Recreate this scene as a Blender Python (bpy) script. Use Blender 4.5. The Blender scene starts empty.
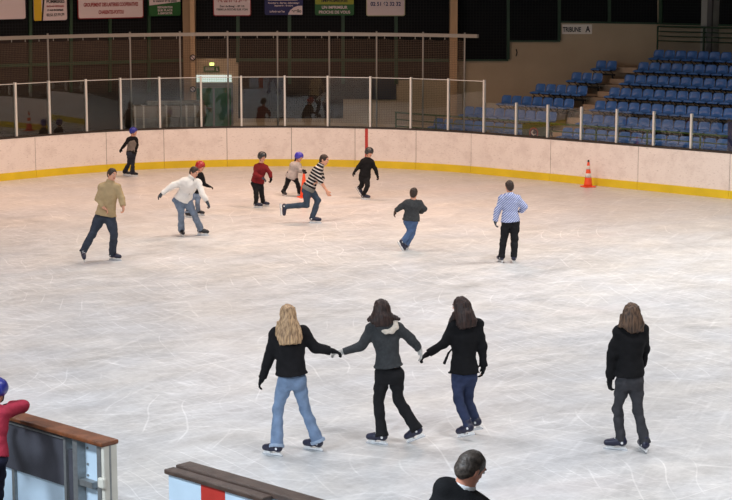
import bpy, bmesh, math, random
import numpy as np
from mathutils import Vector, Matrix
random.seed(7)
sc = bpy.context.scene
col = sc.collection

# ------------------------------------------------------------------ camera
FPX = 1760.0; CAMH = 5.5
PITCH = math.atan(274/FPX)
cp, sp = math.cos(PITCH), math.sin(PITCH)
cam_d = bpy.data.cameras.new('camera'); cam = bpy.data.objects.new('camera', cam_d); col.objects.link(cam)
cam_d.sensor_width = 36; cam_d.sensor_fit = 'HORIZONTAL'; cam_d.lens = 36*FPX/732
cam_d.clip_end = 300
cam.location = (0, 0, CAMH); cam.rotation_euler = (math.pi/2-PITCH, 0, 0)
sc.camera = cam

# ------------------------------------------------------------------ world, exposure
w = bpy.data.worlds.new('hall_air'); sc.world = w; w.use_nodes = True
w.node_tree.nodes['Background'].inputs[0].default_value = (0.75, 0.85, 1.0, 1)
w.node_tree.nodes['Background'].inputs[1].default_value = 0.02
sc.view_settings.view_transform = 'Standard'; sc.view_settings.look = 'None'
sc.view_settings.exposure = 0.08; sc.view_settings.gamma = 1.0
sc.view_settings.use_curve_mapping = False

# rink frame: u runs along the long boards, v across the rink towards the far boards
ANG = math.radians(43.5)
NV = np.array([math.sin(ANG), math.cos(ANG)]); AV = np.array([math.cos(ANG), -math.sin(ANG)])
U0, U1, V0, V1, RC = -39.87, 20.0, 10.1, 37.9, 8.8
def W(u, v, z=0.0):
    return (AV[0]*u+NV[0]*v, AV[1]*u+NV[1]*v, z)

# ceiling luminaires over the ice
def lamp(u, v, z, power, colr, size=2.2, spread=125):
    d = bpy.data.lights.new('ceiling_lamp', 'AREA'); d.shape = 'SQUARE'; d.size = size
    d.energy = power; d.color = colr; d.spread = math.radians(spread)
    o = bpy.data.objects.new('ceiling_lamp', d); col.objects.link(o); o.location = W(u, v, z)
COOL = (0.98, 0.97, 1.0); WARM = (1.0, 0.67, 0.51); NEUT = (1.0, 0.88, 0.76)
SOFT = (1.0, 0.96, 0.90)
for (u, v, p, c) in [(-34, 31, 960, WARM), (-36, 24, 780, WARM), (-36, 15, 560, WARM),
                     (-27, 31, 1050, WARM), (-27, 24, 760, NEUT), (-27, 15, 700, COOL),
                     (-18, 31, 1200, SOFT), (-18, 24, 780, COOL), (-18, 15, 660, COOL),
                     (-9, 31, 1200, SOFT), (-9, 24, 760, COOL), (-9, 15, 700, COOL),
                     (1, 30, 1000, COOL), (1, 17, 800, COOL), (12, 24, 900, COOL)]:
    lamp(u, v, 8.6, p*.42, c, spread=145)
# daylight through the glazed near side of the hall
d = bpy.data.lights.new('near_windows', 'AREA'); d.shape = 'RECTANGLE'; d.size = 40; d.size_y = 2.5; d.energy = 1300; d.color = (.82, .91, 1.0); d.spread = math.radians(150)
o = bpy.data.objects.new('near_windows', d); col.objects.link(o); o.location = W(-16, -5.5, 7.6); o.rotation_euler = (math.radians(78), 0, -ANG)

# cool fill lights added on the near side to brighten the gate faces
for u_, v_ in ((-14.5, 3.5), (-8.5, 3.5)):
    d = bpy.data.lights.new('gate_fill_light', 'AREA'); d.size = 1.2; d.energy = 320; d.color = (.78, .89, 1.0); d.spread = math.radians(110)
    o = bpy.data.objects.new('gate_fill_light', d); col.objects.link(o); o.location = W(u_, v_, 7.6); o.rotation_euler = (math.radians(22), 0, -ANG)

# ------------------------------------------------------------------ pixel rays -> world points
def ray(x, y):
    a = (x-366)/FPX; b = -(y-250)/FPX
    return np.array([a, cp+b*sp, -sp+b*cp])
def ground(x, y, z=0.0):
    r = ray(x, y); t = (z-CAMH)/r[2]
    return np.array([r[0]*t, r[1]*t, z])
def atY(x, y, Y):
    r = ray(x, y); t = Y/r[1]
    return np.array([r[0]*t, Y, CAMH+r[2]*t])
def onplane(x, y, P, n):
    r = ray(x, y); o = np.array([0, 0, CAMH]); P = np.array(P, float); n = np.array(n, float)
    t = np.dot(P-o, n)/np.dot(r, n); return o+r*t

# ------------------------------------------------------------------ materials
MATS = {}
def nt(m):
    m.use_nodes = True; return m.node_tree
def base(name, colr, rough=0.6, metal=0.0, noise=0.0, nscale=8.0, bump=0.0, bscale=60.0, spec=0.5, coat=0.0, stretch=(1, 1, 1), sheen=0.0):
    if name in MATS: return MATS[name]
    m = bpy.data.materials.new(name); t = nt(m); N = t.nodes; L = t.links
    b = N['Principled BSDF']
    b.inputs['Base Color'].default_value = (*colr, 1); b.inputs['Roughness'].default_value = rough
    b.inputs['Metallic'].default_value = metal; b.inputs['Specular IOR Level'].default_value = spec
    b.inputs['Coat Weight'].default_value = coat
    tc = N.new('ShaderNodeTexCoord'); mp = N.new('ShaderNodeMapping'); mp.inputs['Scale'].default_value = stretch
    L.new(tc.outputs['Object'], mp.inputs['Vector'])
    if noise > 0:
        n = N.new('ShaderNodeTexNoise'); n.inputs['Scale'].default_value = nscale; n.inputs['Detail'].default_value = 5
        L.new(mp.outputs[0], n.inputs['Vector'])
        r = N.new('ShaderNodeMapRange'); r.inputs['From Min'].default_value = .3; r.inputs['From Max'].default_value = .7
        r.inputs['To Min'].default_value = 1-noise; r.inputs['To Max'].default_value = 1+noise
        L.new(n.outputs['Fac'], r.inputs['Value'])
        mx = N.new('ShaderNodeVectorMath'); mx.operation = 'SCALE'; mx.inputs[0].default_value = colr
        L.new(r.outputs[0], mx.inputs['Scale']); L.new(mx.outputs[0], b.inputs['Base Color'])
    if bump > 0:
        n2 = N.new('ShaderNodeTexNoise'); n2.inputs['Scale'].default_value = bscale; n2.inputs['Detail'].default_value = 4
        L.new(mp.outputs[0], n2.inputs['Vector'])
        bp = N.new('ShaderNodeBump'); bp.inputs['Strength'].default_value = bump; bp.inputs['Distance'].default_value = .01
        L.new(n2.outputs['Fac'], bp.inputs['Height']); L.new(bp.outputs[0], b.inputs['Normal'])
    MATS[name] = m; return m
def srgb(r, g, b):
    f = lambda c: (c/255/12.92) if c/255 <= .04045 else ((c/255+.055)/1.055)**2.4
    return (f(r), f(g), f(b))
def stripes(name, c1, c2, axis, period, duty=0.5, rough=.85):
    m = bpy.data.materials.new(name); t = nt(m); N = t.nodes; L = t.links; b = N['Principled BSDF']
    b.inputs['Roughness'].default_value = rough; b.inputs['Specular IOR Level'].default_value = .2
    tc = N.new('ShaderNodeTexCoord'); d = N.new('ShaderNodeVectorMath'); d.operation = 'DOT_PRODUCT'
    L.new(tc.outputs['Object'], d.inputs[0]); d.inputs[1].default_value = tuple(np.array(axis)/np.linalg.norm(axis)/period)
    fr = N.new('ShaderNodeMath'); fr.operation = 'FRACT'; L.new(d.outputs['Value'], fr.inputs[0])
    lt = N.new('ShaderNodeMath'); lt.operation = 'LESS_THAN'; L.new(fr.outputs[0], lt.inputs[0]); lt.inputs[1].default_value = duty
    mx = N.new('ShaderNodeMix'); mx.data_type = 'RGBA'; L.new(lt.outputs[0], mx.inputs['Factor'])
    mx.inputs['A'].default_value = (*c1, 1); mx.inputs['B'].default_value = (*c2, 1)
    L.new(mx.outputs['Result'], b.inputs['Base Color']); return m

M_steel = base('galvanised_steel', srgb(150, 152, 152), .45, .6, .1, 20)
M_alu = base('white_aluminium', srgb(225, 224, 218), .4, .2)
M_pole = base('net_pole_grey', srgb(140, 134, 126), .5, .3)
M_green = base('green_paint', srgb(34, 62, 38), .55, 0, .1, 5)
M_greenrail = base('green_railing_paint', srgb(62, 92, 44), .5, 0, .1, 5)
M_black = base('black_steel', srgb(22, 22, 24), .5, 0, .1, 12)
M_yellow = base('yellow_kick_plastic', srgb(226, 198, 44), .45, 0, .10, 1.5, spec=.4)
M_cap = base('dark_cap_plastic', srgb(52, 44, 38), .5)
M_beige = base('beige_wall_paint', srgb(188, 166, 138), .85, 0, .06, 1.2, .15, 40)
M_beigedk = base('dark_beige_cladding', srgb(150, 136, 116), .85, 0, .08, 1.0, .1, 30)  # darker beige siding of the right and end walls
M_concrete = base('stand_concrete', srgb(150, 132, 112), .9, 0, .15, 3, .2, 30)
M_floor = base('floor_concrete', srgb(96, 90, 84), .85, 0, .15, 2, .2, 30)
M_blue = base('blue_seat_plastic', srgb(72, 118, 184), .30, 0, .06, 6, spec=.5)
M_brown = base('brown_rail_plastic', srgb(122, 72, 44), .42, 0, .35, 9, .25, 60, spec=.5)
M_brown2 = base('dark_brown_rail_plastic', srgb(78, 62, 54), .42, 0, .3, 9, .25, 60, spec=.5)
M_panelblue = base('pale_blue_panel', srgb(196, 216, 232), .4, 0, .06, 4, spec=.4)
M_matgrey = base('dark_rubber_mat', srgb(72, 72, 80), .6, 0, .22, 3, .2, 40)
M_cream = base('cream_post_plastic', srgb(214, 210, 198), .45, 0, .05, 4)
M_redpl = base('red_stripe_plastic', srgb(186, 56, 48), .45, 0, .08, 5)
M_signwhite = base('sign_white', srgb(222, 200, 196), .6)
M_signred = base('sign_red', srgb(150, 34, 34), .6)
M_signyel = base('sign_yellow', srgb(214, 172, 30), .6)
M_signgrn = base('sign_green', srgb(36, 92, 40), .6)
M_signnavy = base('sign_navy', srgb(28, 28, 84), .6)
M_signblk = base('sign_ink', srgb(30, 26, 26), .6)
M_orange = base('cone_orange', srgb(240, 84, 40), .5)
M_conew = base('cone_reflective_band', srgb(220, 216, 210), .4)

def mat_board():
    m = bpy.data.materials.new('white_board_plastic'); t = nt(m); N = t.nodes; L = t.links; b = N['Principled BSDF']
    b.inputs['Roughness'].default_value = .42; b.inputs['Specular IOR Level'].default_value = .4
    tc = N.new('ShaderNodeTexCoord')
    n = N.new('ShaderNodeTexNoise'); n.inputs['Scale'].default_value = 2.2; n.inputs['Detail'].default_value = 7; n.inputs['Roughness'].default_value = .7
    L.new(tc.outputs['Object'], n.inputs['Vector'])
    r = N.new('ShaderNodeValToRGB'); r.color_ramp.elements[0].position = .34; r.color_ramp.elements[0].color = (*srgb(226, 216, 210), 1)
    r.color_ramp.elements[1].position = .52; r.color_ramp.elements[1].color = (*srgb(240, 232, 226), 1)
    L.new(n.outputs['Fac'], r.inputs[0])
    # puck scuffs: small dark dashes, denser near the kick plate
    mp = N.new('ShaderNodeMapping'); mp.inputs['Scale'].default_value = (5, 5, 18); L.new(tc.outputs['Object'], mp.inputs[0])
    n2 = N.new('ShaderNodeTexNoise'); n2.inputs['Scale'].default_value = 2.6; n2.inputs['Detail'].default_value = 3; L.new(mp.outputs[0], n2.inputs['Vector'])
    r2 = N.new('ShaderNodeMapRange'); r2.inputs['From Min'].default_value = .60; r2.inputs['From Max'].default_value = .72
    L.new(n2.outputs['Fac'], r2.inputs['Value'])
    mx = N.new('ShaderNodeMix'); mx.data_type = 'RGBA'; L.new(r2.outputs[0], mx.inputs['Factor'])
    L.new(r.outputs[0], mx.inputs['A']); mx.inputs['B'].default_value = (*srgb(208, 198, 192), 1)
    L.new(mx.outputs['Result'], b.inputs['Base Color']); return m
M_board = mat_board()

def mat_ice():
    m = bpy.data.materials.new('skated_ice'); t = nt(m); N = t.nodes; L = t.links; b = N['Principled BSDF']
    tc = N.new('ShaderNodeTexCoord'); O = tc.outputs['Object']
    def noise(scale, det, st=(1, 1, 1), rot=0, rgh=.55, dist=0):
        m0 = N.new('ShaderNodeMapping'); m0.inputs['Rotation'].default_value = (0, 0, math.radians(-rot)); L.new(O, m0.inputs[0])
        mp = N.new('ShaderNodeMapping'); mp.inputs['Scale'].default_value = st
        L.new(m0.outputs[0], mp.inputs[0]); n = N.new('ShaderNodeTexNoise'); n.inputs['Scale'].default_value = scale
        n.inputs['Detail'].default_value = det; n.inputs['Roughness'].default_value = rgh; n.inputs['Distortion'].default_value = dist
        L.new(mp.outputs[0], n.inputs['Vector']); return n.outputs['Fac']
    def rng(f, a, b_, c, d):
        r = N.new('ShaderNodeMapRange'); r.inputs['From Min'].default_value = a; r.inputs['From Max'].default_value = b_
        r.inputs['To Min'].default_value = c; r.inputs['To Max'].default_value = d; L.new(f, r.inputs['Value']); return r.outputs[0]
    def op(o, a, c):
        q = N.new('ShaderNodeMath'); q.operation = o
        for i, z in enumerate((a, c)):
            if isinstance(z, (int, float)): q.inputs[i].default_value = z
            else: L.new(z, q.inputs[i])
        return q.outputs[0]
    # thin skate cuts: warped bands, kept where a second noise allows them
    def cuts(scale, rot, thick, dist, seed):
        mp = N.new('ShaderNodeMapping'); mp.inputs['Rotation'].default_value = (0, 0, math.radians(rot)); mp.inputs['Location'].default_value = (seed, seed*.7, 0)
        L.new(O, mp.inputs[0]); wv = N.new('ShaderNodeTexWave'); wv.wave_type = 'RINGS'; wv.inputs['Scale'].default_value = scale
        wv.inputs['Distortion'].default_value = dist; wv.inputs['Detail'].default_value = 1.5; wv.inputs['Detail Scale'].default_value = .35
        L.new(mp.outputs[0], wv.inputs['Vector'])
        k = rng(wv.outputs['Fac'], 1-thick, 1.0, 0, 1)
        ms = rng(noise(.55, 2, (1, 1, 1), seed*20), .50, .62, 0, 1)
        return op('MULTIPLY', k, ms)
    c = None
    for a in [(.9, 15, .012, 14, 3), (.7, 80, .010, 18, 9), (1.1, 140, .014, 11, 17), (.8, 200, .010, 22, 31), (1.3, 60, .016, 9, 43)]:
        q = cuts(*a); c = q if c is None else op('MAXIMUM', c, q)
    fine = noise(7, 8, (.6, 1.6, 1), 60, .75)
    fine2 = noise(9, 6, (1.8, .5, 1), 30, .7)
    cloud = noise(.30, 5, (1, 1.2, 1), 0, .62)
    mid = noise(1.5, 6, (.6, 1.5, 1), 35, .70)
    mid2 = noise(1.9, 5, (1.5, .5, 1), 20, .68)
    v = op('ADD', op('ADD', rng(fine, .3, .7, -.06, .06), rng(fine2, .3, .7, -.04, .04)), op('ADD', rng(cloud, .3, .7, -.045, .045), op('ADD', rng(mid, .3, .7, -.075, .075), rng(mid2, .3, .7, -.045, .045))))
    # hazy pale strokes left by blades, in several directions
    for rot, sc_, lo_ in ((12, 3.0, .56), (35, 3.4, .56), (70, 2.4, .58), (125, 3.0, .57), (158, 3.4, .56)):
        v = op('ADD', v, rng(noise(sc_, 3, (.22, 3.2, 1), rot, .5), lo_, .72, 0, .08))
    # dark worn lines painted under the ice
    def pline(axis, d, hw, a):
        dp = N.new('ShaderNodeVectorMath'); dp.operation = 'DOT_PRODUCT'; L.new(O, dp.inputs[0]); dp.inputs[1].default_value = (axis[0], axis[1], 0)
        return op('MULTIPLY', rng(op('ABSOLUTE', op('SUBTRACT', dp.outputs['Value'], float(d)), 0), 0, hw, a, 0), rng(noise(1.2, 4), .35, .6, .3, 1))
    gA = ground(655, 250); gB = ground(600, 311)
    v = op('SUBTRACT', op('SUBTRACT', v, pline(AV, np.dot(gA[:2], AV), .35, .10)), pline(NV, np.dot(gB[:2], NV), .30, .07))
    v = op('ADD', op('ADD', v, .60), op('MULTIPLY', c, .15))
    tn = N.new('ShaderNodeMix'); tn.data_type = 'RGBA'; L.new(rng(noise(.5, 3, (1, 1.4, 1), 40), .35, .65, 0, 1), tn.inputs['Factor'])
    tn.inputs['A'].default_value = (.955, .935, .905, 1); tn.inputs['B'].default_value = (.915, .93, .95, 1)
    cmb = N.new('ShaderNodeVectorMath'); cmb.operation = 'SCALE'; L.new(tn.outputs['Result'], cmb.inputs[0]); L.new(v, cmb.inputs['Scale'])
    # faint worn red marking paint under the ice
    pk = rng(noise(.22, 2, (.5, 1.6, 1), 25), .60, .75, 0, .22)
    mx = N.new('ShaderNodeMix'); mx.data_type = 'RGBA'; L.new(pk, mx.inputs['Factor']); L.new(cmb.outputs[0], mx.inputs['A'])
    mx.inputs['B'].default_value = (.80, .66, .64, 1)
    L.new(mx.outputs['Result'], b.inputs['Base Color'])
    L.new(rng(mid, .3, .7, .28, .40), b.inputs['Roughness']); b.inputs['IOR'].default_value = 1.35
    b.inputs['Specular IOR Level'].default_value = .6
    bp = N.new('ShaderNodeBump'); bp.inputs['Strength'].default_value = .06; bp.inputs['Distance'].default_value = .01
    L.new(fine, bp.inputs['Height']); L.new(bp.outputs[0], b.inputs['Normal'])
    return m
M_ice = mat_ice()

def mat_glass(name='barrier_glass', tint=(.92, .95, .94)):
    m = bpy.data.materials.new(name); t = nt(m); N = t.nodes; L = t.links; N.remove(N['Principled BSDF'])
    tr = N.new('ShaderNodeBsdfTransparent'); tr.inputs[0].default_value = (*tint, 1)
    gl = N.new('ShaderNodeBsdfGlossy'); gl.inputs['Roughness'].default_value = .0; gl.inputs[0].default_value = (.95, .97, 1, 1)
    fr = N.new('ShaderNodeFresnel'); fr.inputs[0].default_value = 1.42
    mx = N.new('ShaderNodeMixShader'); L.new(fr.outputs[0], mx.inputs[0]); L.new(tr.outputs[0], mx.inputs[1]); L.new(gl.outputs[0], mx.inputs[2])
    L.new(mx.outputs[0], N['Material Output'].inputs[0]); return m
M_glass = mat_glass()

def mat_net(name, colr, cell, wire, lo=0.0):
    """woven net: transparent between cords (grid in the object's own uv-free x/z coordinates)"""
    m = bpy.data.materials.new(name); t = nt(m); N = t.nodes; L = t.links; b = N['Principled BSDF']
    b.inputs['Base Color'].default_value = (*colr, 1); b.inputs['Roughness'].default_value = .9
    uv = N.new('ShaderNodeUVMap'); uv.uv_map = 'UVMap'; sx = N.new('ShaderNodeSeparateXYZ'); L.new(uv.outputs[0], sx.inputs[0])
    def line(o):
        a = N.new('ShaderNodeMath'); a.operation = 'DIVIDE'; a.inputs[1].default_value = cell; L.new(o, a.inputs[0])
        f = N.new('ShaderNodeMath'); f.operation = 'FRACT'; L.new(a.outputs[0], f.inputs[0])
        l = N.new('ShaderNodeMath'); l.operation = 'LESS_THAN'; l.inputs[1].default_value = wire/cell; L.new(f.outputs[0], l.inputs[0]); return l.outputs[0]
    mxx = N.new('ShaderNodeMath'); mxx.operation = 'MAXIMUM'; L.new(line(sx.outputs[0]), mxx.inputs[0]); L.new(line(sx.outputs[1]), mxx.inputs[1])
    tr = N.new('ShaderNodeBsdfTransparent'); mx = N.new('ShaderNodeMixShader')
    L.new(mxx.outputs[0], mx.inputs[0]); L.new(tr.outputs[0], mx.inputs[1]); L.new(b.outputs[0], mx.inputs[2])
    L.new(mx.outputs[0], N['Material Output'].inputs[0]); return m

def mat_blackmesh():
    """black acoustic panel with a fine grid of slightly lighter wires"""
    m = bpy.data.materials.new('black_mesh_panel'); t = nt(m); N = t.nodes; L = t.links; b = N['Principled BSDF']
    uv = N.new('ShaderNodeUVMap'); uv.uv_map = 'UVMap'; br = N.new('ShaderNodeTexBrick'); br.offset = 0
    br.inputs['Scale'].default_value = 1; br.inputs['Brick Width'].default_value = .09; br.inputs['Row Height'].default_value = .09
    br.inputs['Mortar Size'].default_value = .012; br.inputs['Color1'].default_value = (.0035, .0035, .005, 1); br.inputs['Color2'].default_value = (.005, .005, .006, 1)
    br.inputs['Mortar'].default_value = (.012, .013, .013, 1); L.new(uv.outputs[0], br.inputs[0]); L.new(br.outputs[0], b.inputs['Base Color'])
    b.inputs['Roughness'].default_value = .8; b.inputs['Specular IOR Level'].default_value = .15; return m
M_mesh = mat_blackmesh()

def mat_brickdark():
    m = bpy.data.materials.new('dark_brown_brick'); t = nt(m); N = t.nodes; L = t.links; b = N['Principled BSDF']
    uv = N.new('ShaderNodeUVMap'); uv.uv_map = 'UVMap'; br = N.new('ShaderNodeTexBrick')
    br.inputs['Scale'].default_value = 1; br.inputs['Brick Width'].default_value = .30; br.inputs['Row Height'].default_value = .11
    br.inputs['Mortar Size'].default_value = .012; br.inputs['Color1'].default_value = (.030, .018, .012, 1); br.inputs['Color2'].default_value = (.022, .014, .010, 1)
    br.inputs['Mortar'].default_value = (.018, .010, .008, 1); L.new(uv.outputs[0], br.inputs[0]); L.new(br.outputs[0], b.inputs['Base Color'])
    b.inputs['Roughness'].default_value = .85; return m
M_brick = mat_brickdark()

def emis(name, colr, s):
    m = bpy.data.materials.new(name); t = nt(m); b = t.nodes['Principled BSDF']
    b.inputs['Base Color'].default_value = (*colr, 1); b.inputs['Emission Color'].default_value = (*colr, 1); b.inputs['Emission Strength'].default_value = s
    return m

# ------------------------------------------------------------------ object helpers
def tag(o, label=None, cat=None, group=None, kind=None):
    if label: o['label'] = label
    if cat: o['category'] = cat
    if group: o['group'] = group
    if kind: o['kind'] = kind
    return o
def empty(name, loc=(0, 0, 0), rotz=0):
    o = bpy.data.objects.new(name, None); o.empty_display_size = .1; col.objects.link(o)
    o.location = tuple(float(c) for c in loc); o.rotation_euler = (0, 0, rotz); return o
def link(name, me, mat, parent=None, loc=None):
    o = bpy.data.objects.new(name, me); col.objects.link(o)
    if mat is not None and len(me.materials) == 0: me.materials.append(mat)
    if parent is not None:
        o.parent = parent
        while parent.parent is not None: parent = parent.parent
    if loc is not None: o.location = loc
    return o
class MB:
    """collects solids; verts are world coordinates minus an origin"""
    def __init__(s, org=(0, 0, 0)): s.v = []; s.f = []; s.org = np.array(org, float); s.uv = None
    def quadbox(s, c8):
        n = len(s.v); s.v += [tuple(np.array(p, float)-s.org) for p in c8]
        for f in [(0, 3, 2, 1), (4, 5, 6, 7), (0, 1, 5, 4), (1, 2, 6, 5), (2, 3, 7, 6), (3, 0, 4, 7)]: s.f.append(tuple(n+i for i in f))
    def box(s, x0, x1, y0, y1, z0, z1):
        s.quadbox([(x0, y0, z0), (x1, y0, z0), (x1, y1, z0), (x0, y1, z0), (x0, y0, z1), (x1, y0, z1), (x1, y1, z1), (x0, y1, z1)])
    def uvbox(s, u0, u1, v0, v1, z0, z1):
        s.quadbox([W(u0, v0, z0), W(u1, v0, z0), W(u1, v1, z0), W(u0, v1, z0), W(u0, v0, z1), W(u1, v0, z1), W(u1, v1, z1), W(u0, v1, z1)])
    def prism(s, pts, z0, z1):
        n = len(s.v); k = len(pts)
        for z in (z0, z1): s.v += [tuple(np.array((p[0], p[1], z))-s.org) for p in pts]
        s.f.append(tuple(n+i for i in reversed(range(k)))); s.f.append(tuple(n+k+i for i in range(k)))
        for i in range(k): j = (i+1) % k; s.f.append((n+i, n+j, n+k+j, n+k+i))
    def bar(s, a, b, r, sides=8, r2=None):
        a = np.array(a, float); b = np.array(b, float); d = b-a; l = np.linalg.norm(d); d = d/l; r2 = r if r2 is None else r2
        h = np.array([0, 0, 1.]) if abs(d[2]) < .9 else np.array([1., 0, 0]); e1 = np.cross(d, h); e1 /= np.linalg.norm(e1); e2 = np.cross(d, e1)
        n = len(s.v)
        for p, rr in ((a, r), (b, r2)):
            for i in range(sides):
                t = 2*math.pi*(i+.5)/sides; s.v.append(tuple(p+rr*(math.cos(t)*e1+math.sin(t)*e2)-s.org))
        for i in range(sides): j = (i+1) % sides; s.f.append((n+i, n+j, n+sides+j, n+sides+i))
        s.f.append(tuple(n+i for i in reversed(range(sides)))); s.f.append(tuple(n+sides+i for i in range(sides)))
    def lathe(s, c, prof, seg=24):
        n = len(s.v); c = np.array(c, float)
        for (r, z) in prof:
            for i in range(seg): t = 2*math.pi*i/seg; s.v.append(tuple(c+np.array([r*math.cos(t), r*math.sin(t), z])-s.org))
        for k in range(len(prof)-1):
            for i in range(seg): j = (i+1) % seg; a = n+k*seg; s.f.append((a+i, a+j, a+seg+j, a+seg+i))
        s.f.append(tuple(n+i for i in reversed(range(seg)))); m = n+(len(prof)-1)*seg; s.f.append(tuple(m+i for i in range(seg)))
    def build(s, name, mat, parent=None, smooth=False, bevel=0):
        me = bpy.data.meshes.new(name); me.from_pydata(s.v, [], s.f); me.update()
        bm = bmesh.new(); bm.from_mesh(me); bmesh.ops.recalc_face_normals(bm, faces=bm.faces)
        if bevel: bmesh.ops.bevel(bm, geom=list(bm.edges), offset=bevel, segments=2, affect='EDGES', profile=.5)
        bm.to_mesh(me); bm.free()
        if smooth: me.shade_smooth()
        return link(name, me, mat, parent, tuple(s.org) if parent is None else None)
def planeuv(me, ax, org=(0, 0)):
    """uv in metres: along horizontal direction ax and z"""
    uv = me.uv_layers.new(name='UVMap')
    for l in me.loops:
        c = me.vertices[l.vertex_index].co; uv.data[l.index].uv = (c.x*ax[0]+c.y*ax[1]-org[0], c.z-org[1])

def text(s, P, xdir, size, mat, parent, name='lettering', zdir=(0, 0, 1), fit=None, thick=.004, align='CENTER'):
    """lettering as a thin mesh; P is centre baseline (in the parent's local coordinates), xdir reading direction"""
    c = bpy.data.curves.new(name, 'FONT'); c.body = s; c.size = size; c.align_x = align; c.extrude = thick/2; c.offset = size*.028
    o = bpy.data.objects.new(name, c); col.objects.link(o)
    bpy.context.view_layer.update()
    me = bpy.data.meshes.new_from_object(o.evaluated_get(bpy.context.evaluated_depsgraph_get())); bpy.data.objects.remove(o)
    xs = [v.co.x for v in me.vertices]; wd = max(xs)-min(xs); k = 1.0 if fit is None else fit/wd
    x = np.array(xdir, float); x /= np.linalg.norm(x); z = np.array(zdir, float); n = np.cross(x, z)
    co = np.array([v.co[:] for v in me.vertices]); P = np.array(P, float)
    q = P+np.outer(co[:, 0]*k, x)+np.outer(co[:, 1], z)+np.outer(co[:, 2], n)
    for i, v in enumerate(me.vertices): v.co = q[i]
    me.materials.clear()
    return link(name, me, mat, parent)

# ================================================================== SETTING
# ice sheet (rounded rectangle), floor, ceiling
def ringpts(off=0.0, seg=14):
    r = RC+off; P = []
    for cu, cv, a0 in [(U0+RC, V1-RC, 180), (U1-RC, V1-RC, 90), (U1-RC, V0+RC, 0), (U0+RC, V0+RC, -90)]:
        for i in range(seg+1):
            a = math.radians(a0-90*i/seg)
            P.append((cu+r*math.cos(a), cv+r*math.sin(a)))
    return P
mb = MB(); mb.prism([W(*p)[:2] for p in ringpts(.02)], -.03, 0.0)
tag(mb.build('ice_floor', M_ice), kind='structure')
# wall lines (plan)
C1 = np.array([-5.45, 54.0]); C2 = np.array([9.0, 54.35])
d0 = np.array([-1.0, -.7]); d0 /= np.linalg.norm(d0)
C0 = C1+d0*16; C3 = C2+AV*30
FL = [tuple(C0), tuple(C1), tuple(C2), tuple(C3), W(34, -7)[:2], W(-44, -7)[:2]]
mb = MB(); mb.prism(FL, -.30, -.035); tag(mb.build('floor', M_floor), kind='structure')
mb = MB(); mb.prism(FL, 9.2, 9.4); tag(mb.build('ceiling', base('dark_roof_sheet', srgb(70, 66, 62), .8)), kind='structure')
ZT = 9.2
def wallpiece(P, Q, z0, z1, name, mat, th=.25, back=0.0):
    """vertical slab between plan points; 'back' shifts it behind the wall line"""
    P = np.array(P); Q = np.array(Q); d = (Q-P)/np.linalg.norm(Q-P); n = np.array([-d[1], d[0]])
    a = P+n*back; b = Q+n*back; mb = MB()
    mb.prism([a, b, b+n*th, a+n*th], z0, z1); o = mb.build(name, mat); planeuv(o.data, d); return tag(o, kind='structure')
dW1 = (C2-C1)/np.linalg.norm(C2-C1); nW1 = np.array([dW1[1], -dW1[0]])      # towards camera
nW0 = np.array([-d0[1], d0[0]]);  nW0 = nW0 if nW0[1] < 0 else -nW0
def onW1(x, y, off=0): P = C1+nW1*off; return onplane(x, y, (P[0], P[1], 0), (nW1[0], nW1[1], 0))
def onW0(x, y, off=0): P = C1+nW0*off; return onplane(x, y, (P[0], P[1], 0), (nW0[0], nW0[1], 0))
nW2 = -NV
def onW2(x, y, off=0): P = C2+nW2*off; return onplane(x, y, (P[0], P[1], 0), (nW2[0], nW2[1], 0))
wallpiece(C0, C1, -.3, ZT, 'wall_left', M_brick)
wallpiece(C1, C2, -.3, ZT, 'wall_back', M_beige)
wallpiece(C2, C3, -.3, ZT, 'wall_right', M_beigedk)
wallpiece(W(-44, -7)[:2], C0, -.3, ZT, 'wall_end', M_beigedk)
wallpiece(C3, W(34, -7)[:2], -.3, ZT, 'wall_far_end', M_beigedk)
wallpiece(W(34, -7)[:2], W(-44, -7)[:2], -.3, ZT, 'wall_near', M_floor)

# black mesh panels and brick fields mounted on the walls (frame outline given by the photo)
def facepanel(fn, nrm, pts, name, mat, d=.03, kind='structure', parent=None):
    A = [fn(x, y) for x, y in pts]; n = len(A); mb = MB()
    nn = np.array([nrm[0], nrm[1], 0])
    mb.v = [tuple(p+nn*.0) for p in A]+[tuple(p+nn*d) for p in A]
    mb.f = [tuple(range(n)), tuple(n+i for i in reversed(range(n)))]+[(i, (i+1) % n, n+(i+1) % n, n+i) for i in range(n)]
    o = mb.build(name, mat, parent); ax = (-nrm[1], nrm[0]); planeuv(o.data, ax)
    return tag(o, kind=kind) if parent is None else o
facepanel(onW1, nW1, [(238.5, -60), (449, -60), (449, 60), (238.5, 60)], 'window_1', M_mesh)
facepanel(onW1, nW1, [(238.5, 60), (396, 60), (396, 79), (372, 79), (372, 99), (343, 99), (343, 118), (238.5, 118)], 'wall_back_brick', M_brick)
facepanel(onW1, nW1, [(196, -60), (238.5, -60), (238.5, 58), (196, 58)], 'window_2', M_mesh)
facepanel(onW1, nW1, [(396, 60), (449, 60), (449, 79.5), (396, 79.5)], 'wall_back_field', M_brick)
facepanel(onW1, nW1, [(456, -60), (507, -60), (507, 59.5), (456, 59.5)], 'window_3', M_mesh)
facepanel(onW1, nW1, [(507, -60), (559, -60), (559, 40.5), (507, 40.5)], 'window_4', M_mesh)
facepanel(onW1, nW1, [(559, -60), (657, -60), (657, 23), (559, 21.5)], 'window_5', M_mesh)
facepanel(onW2, nW2, [(658, -60), (760, -60), (760, 25.5), (658, 22.5)], 'window_6', M_mesh)
facepanel(onW0, nW0, [(-40, -60), (183, -60), (183, 36), (-40, 41)], 'window_7', M_mesh)
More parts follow.
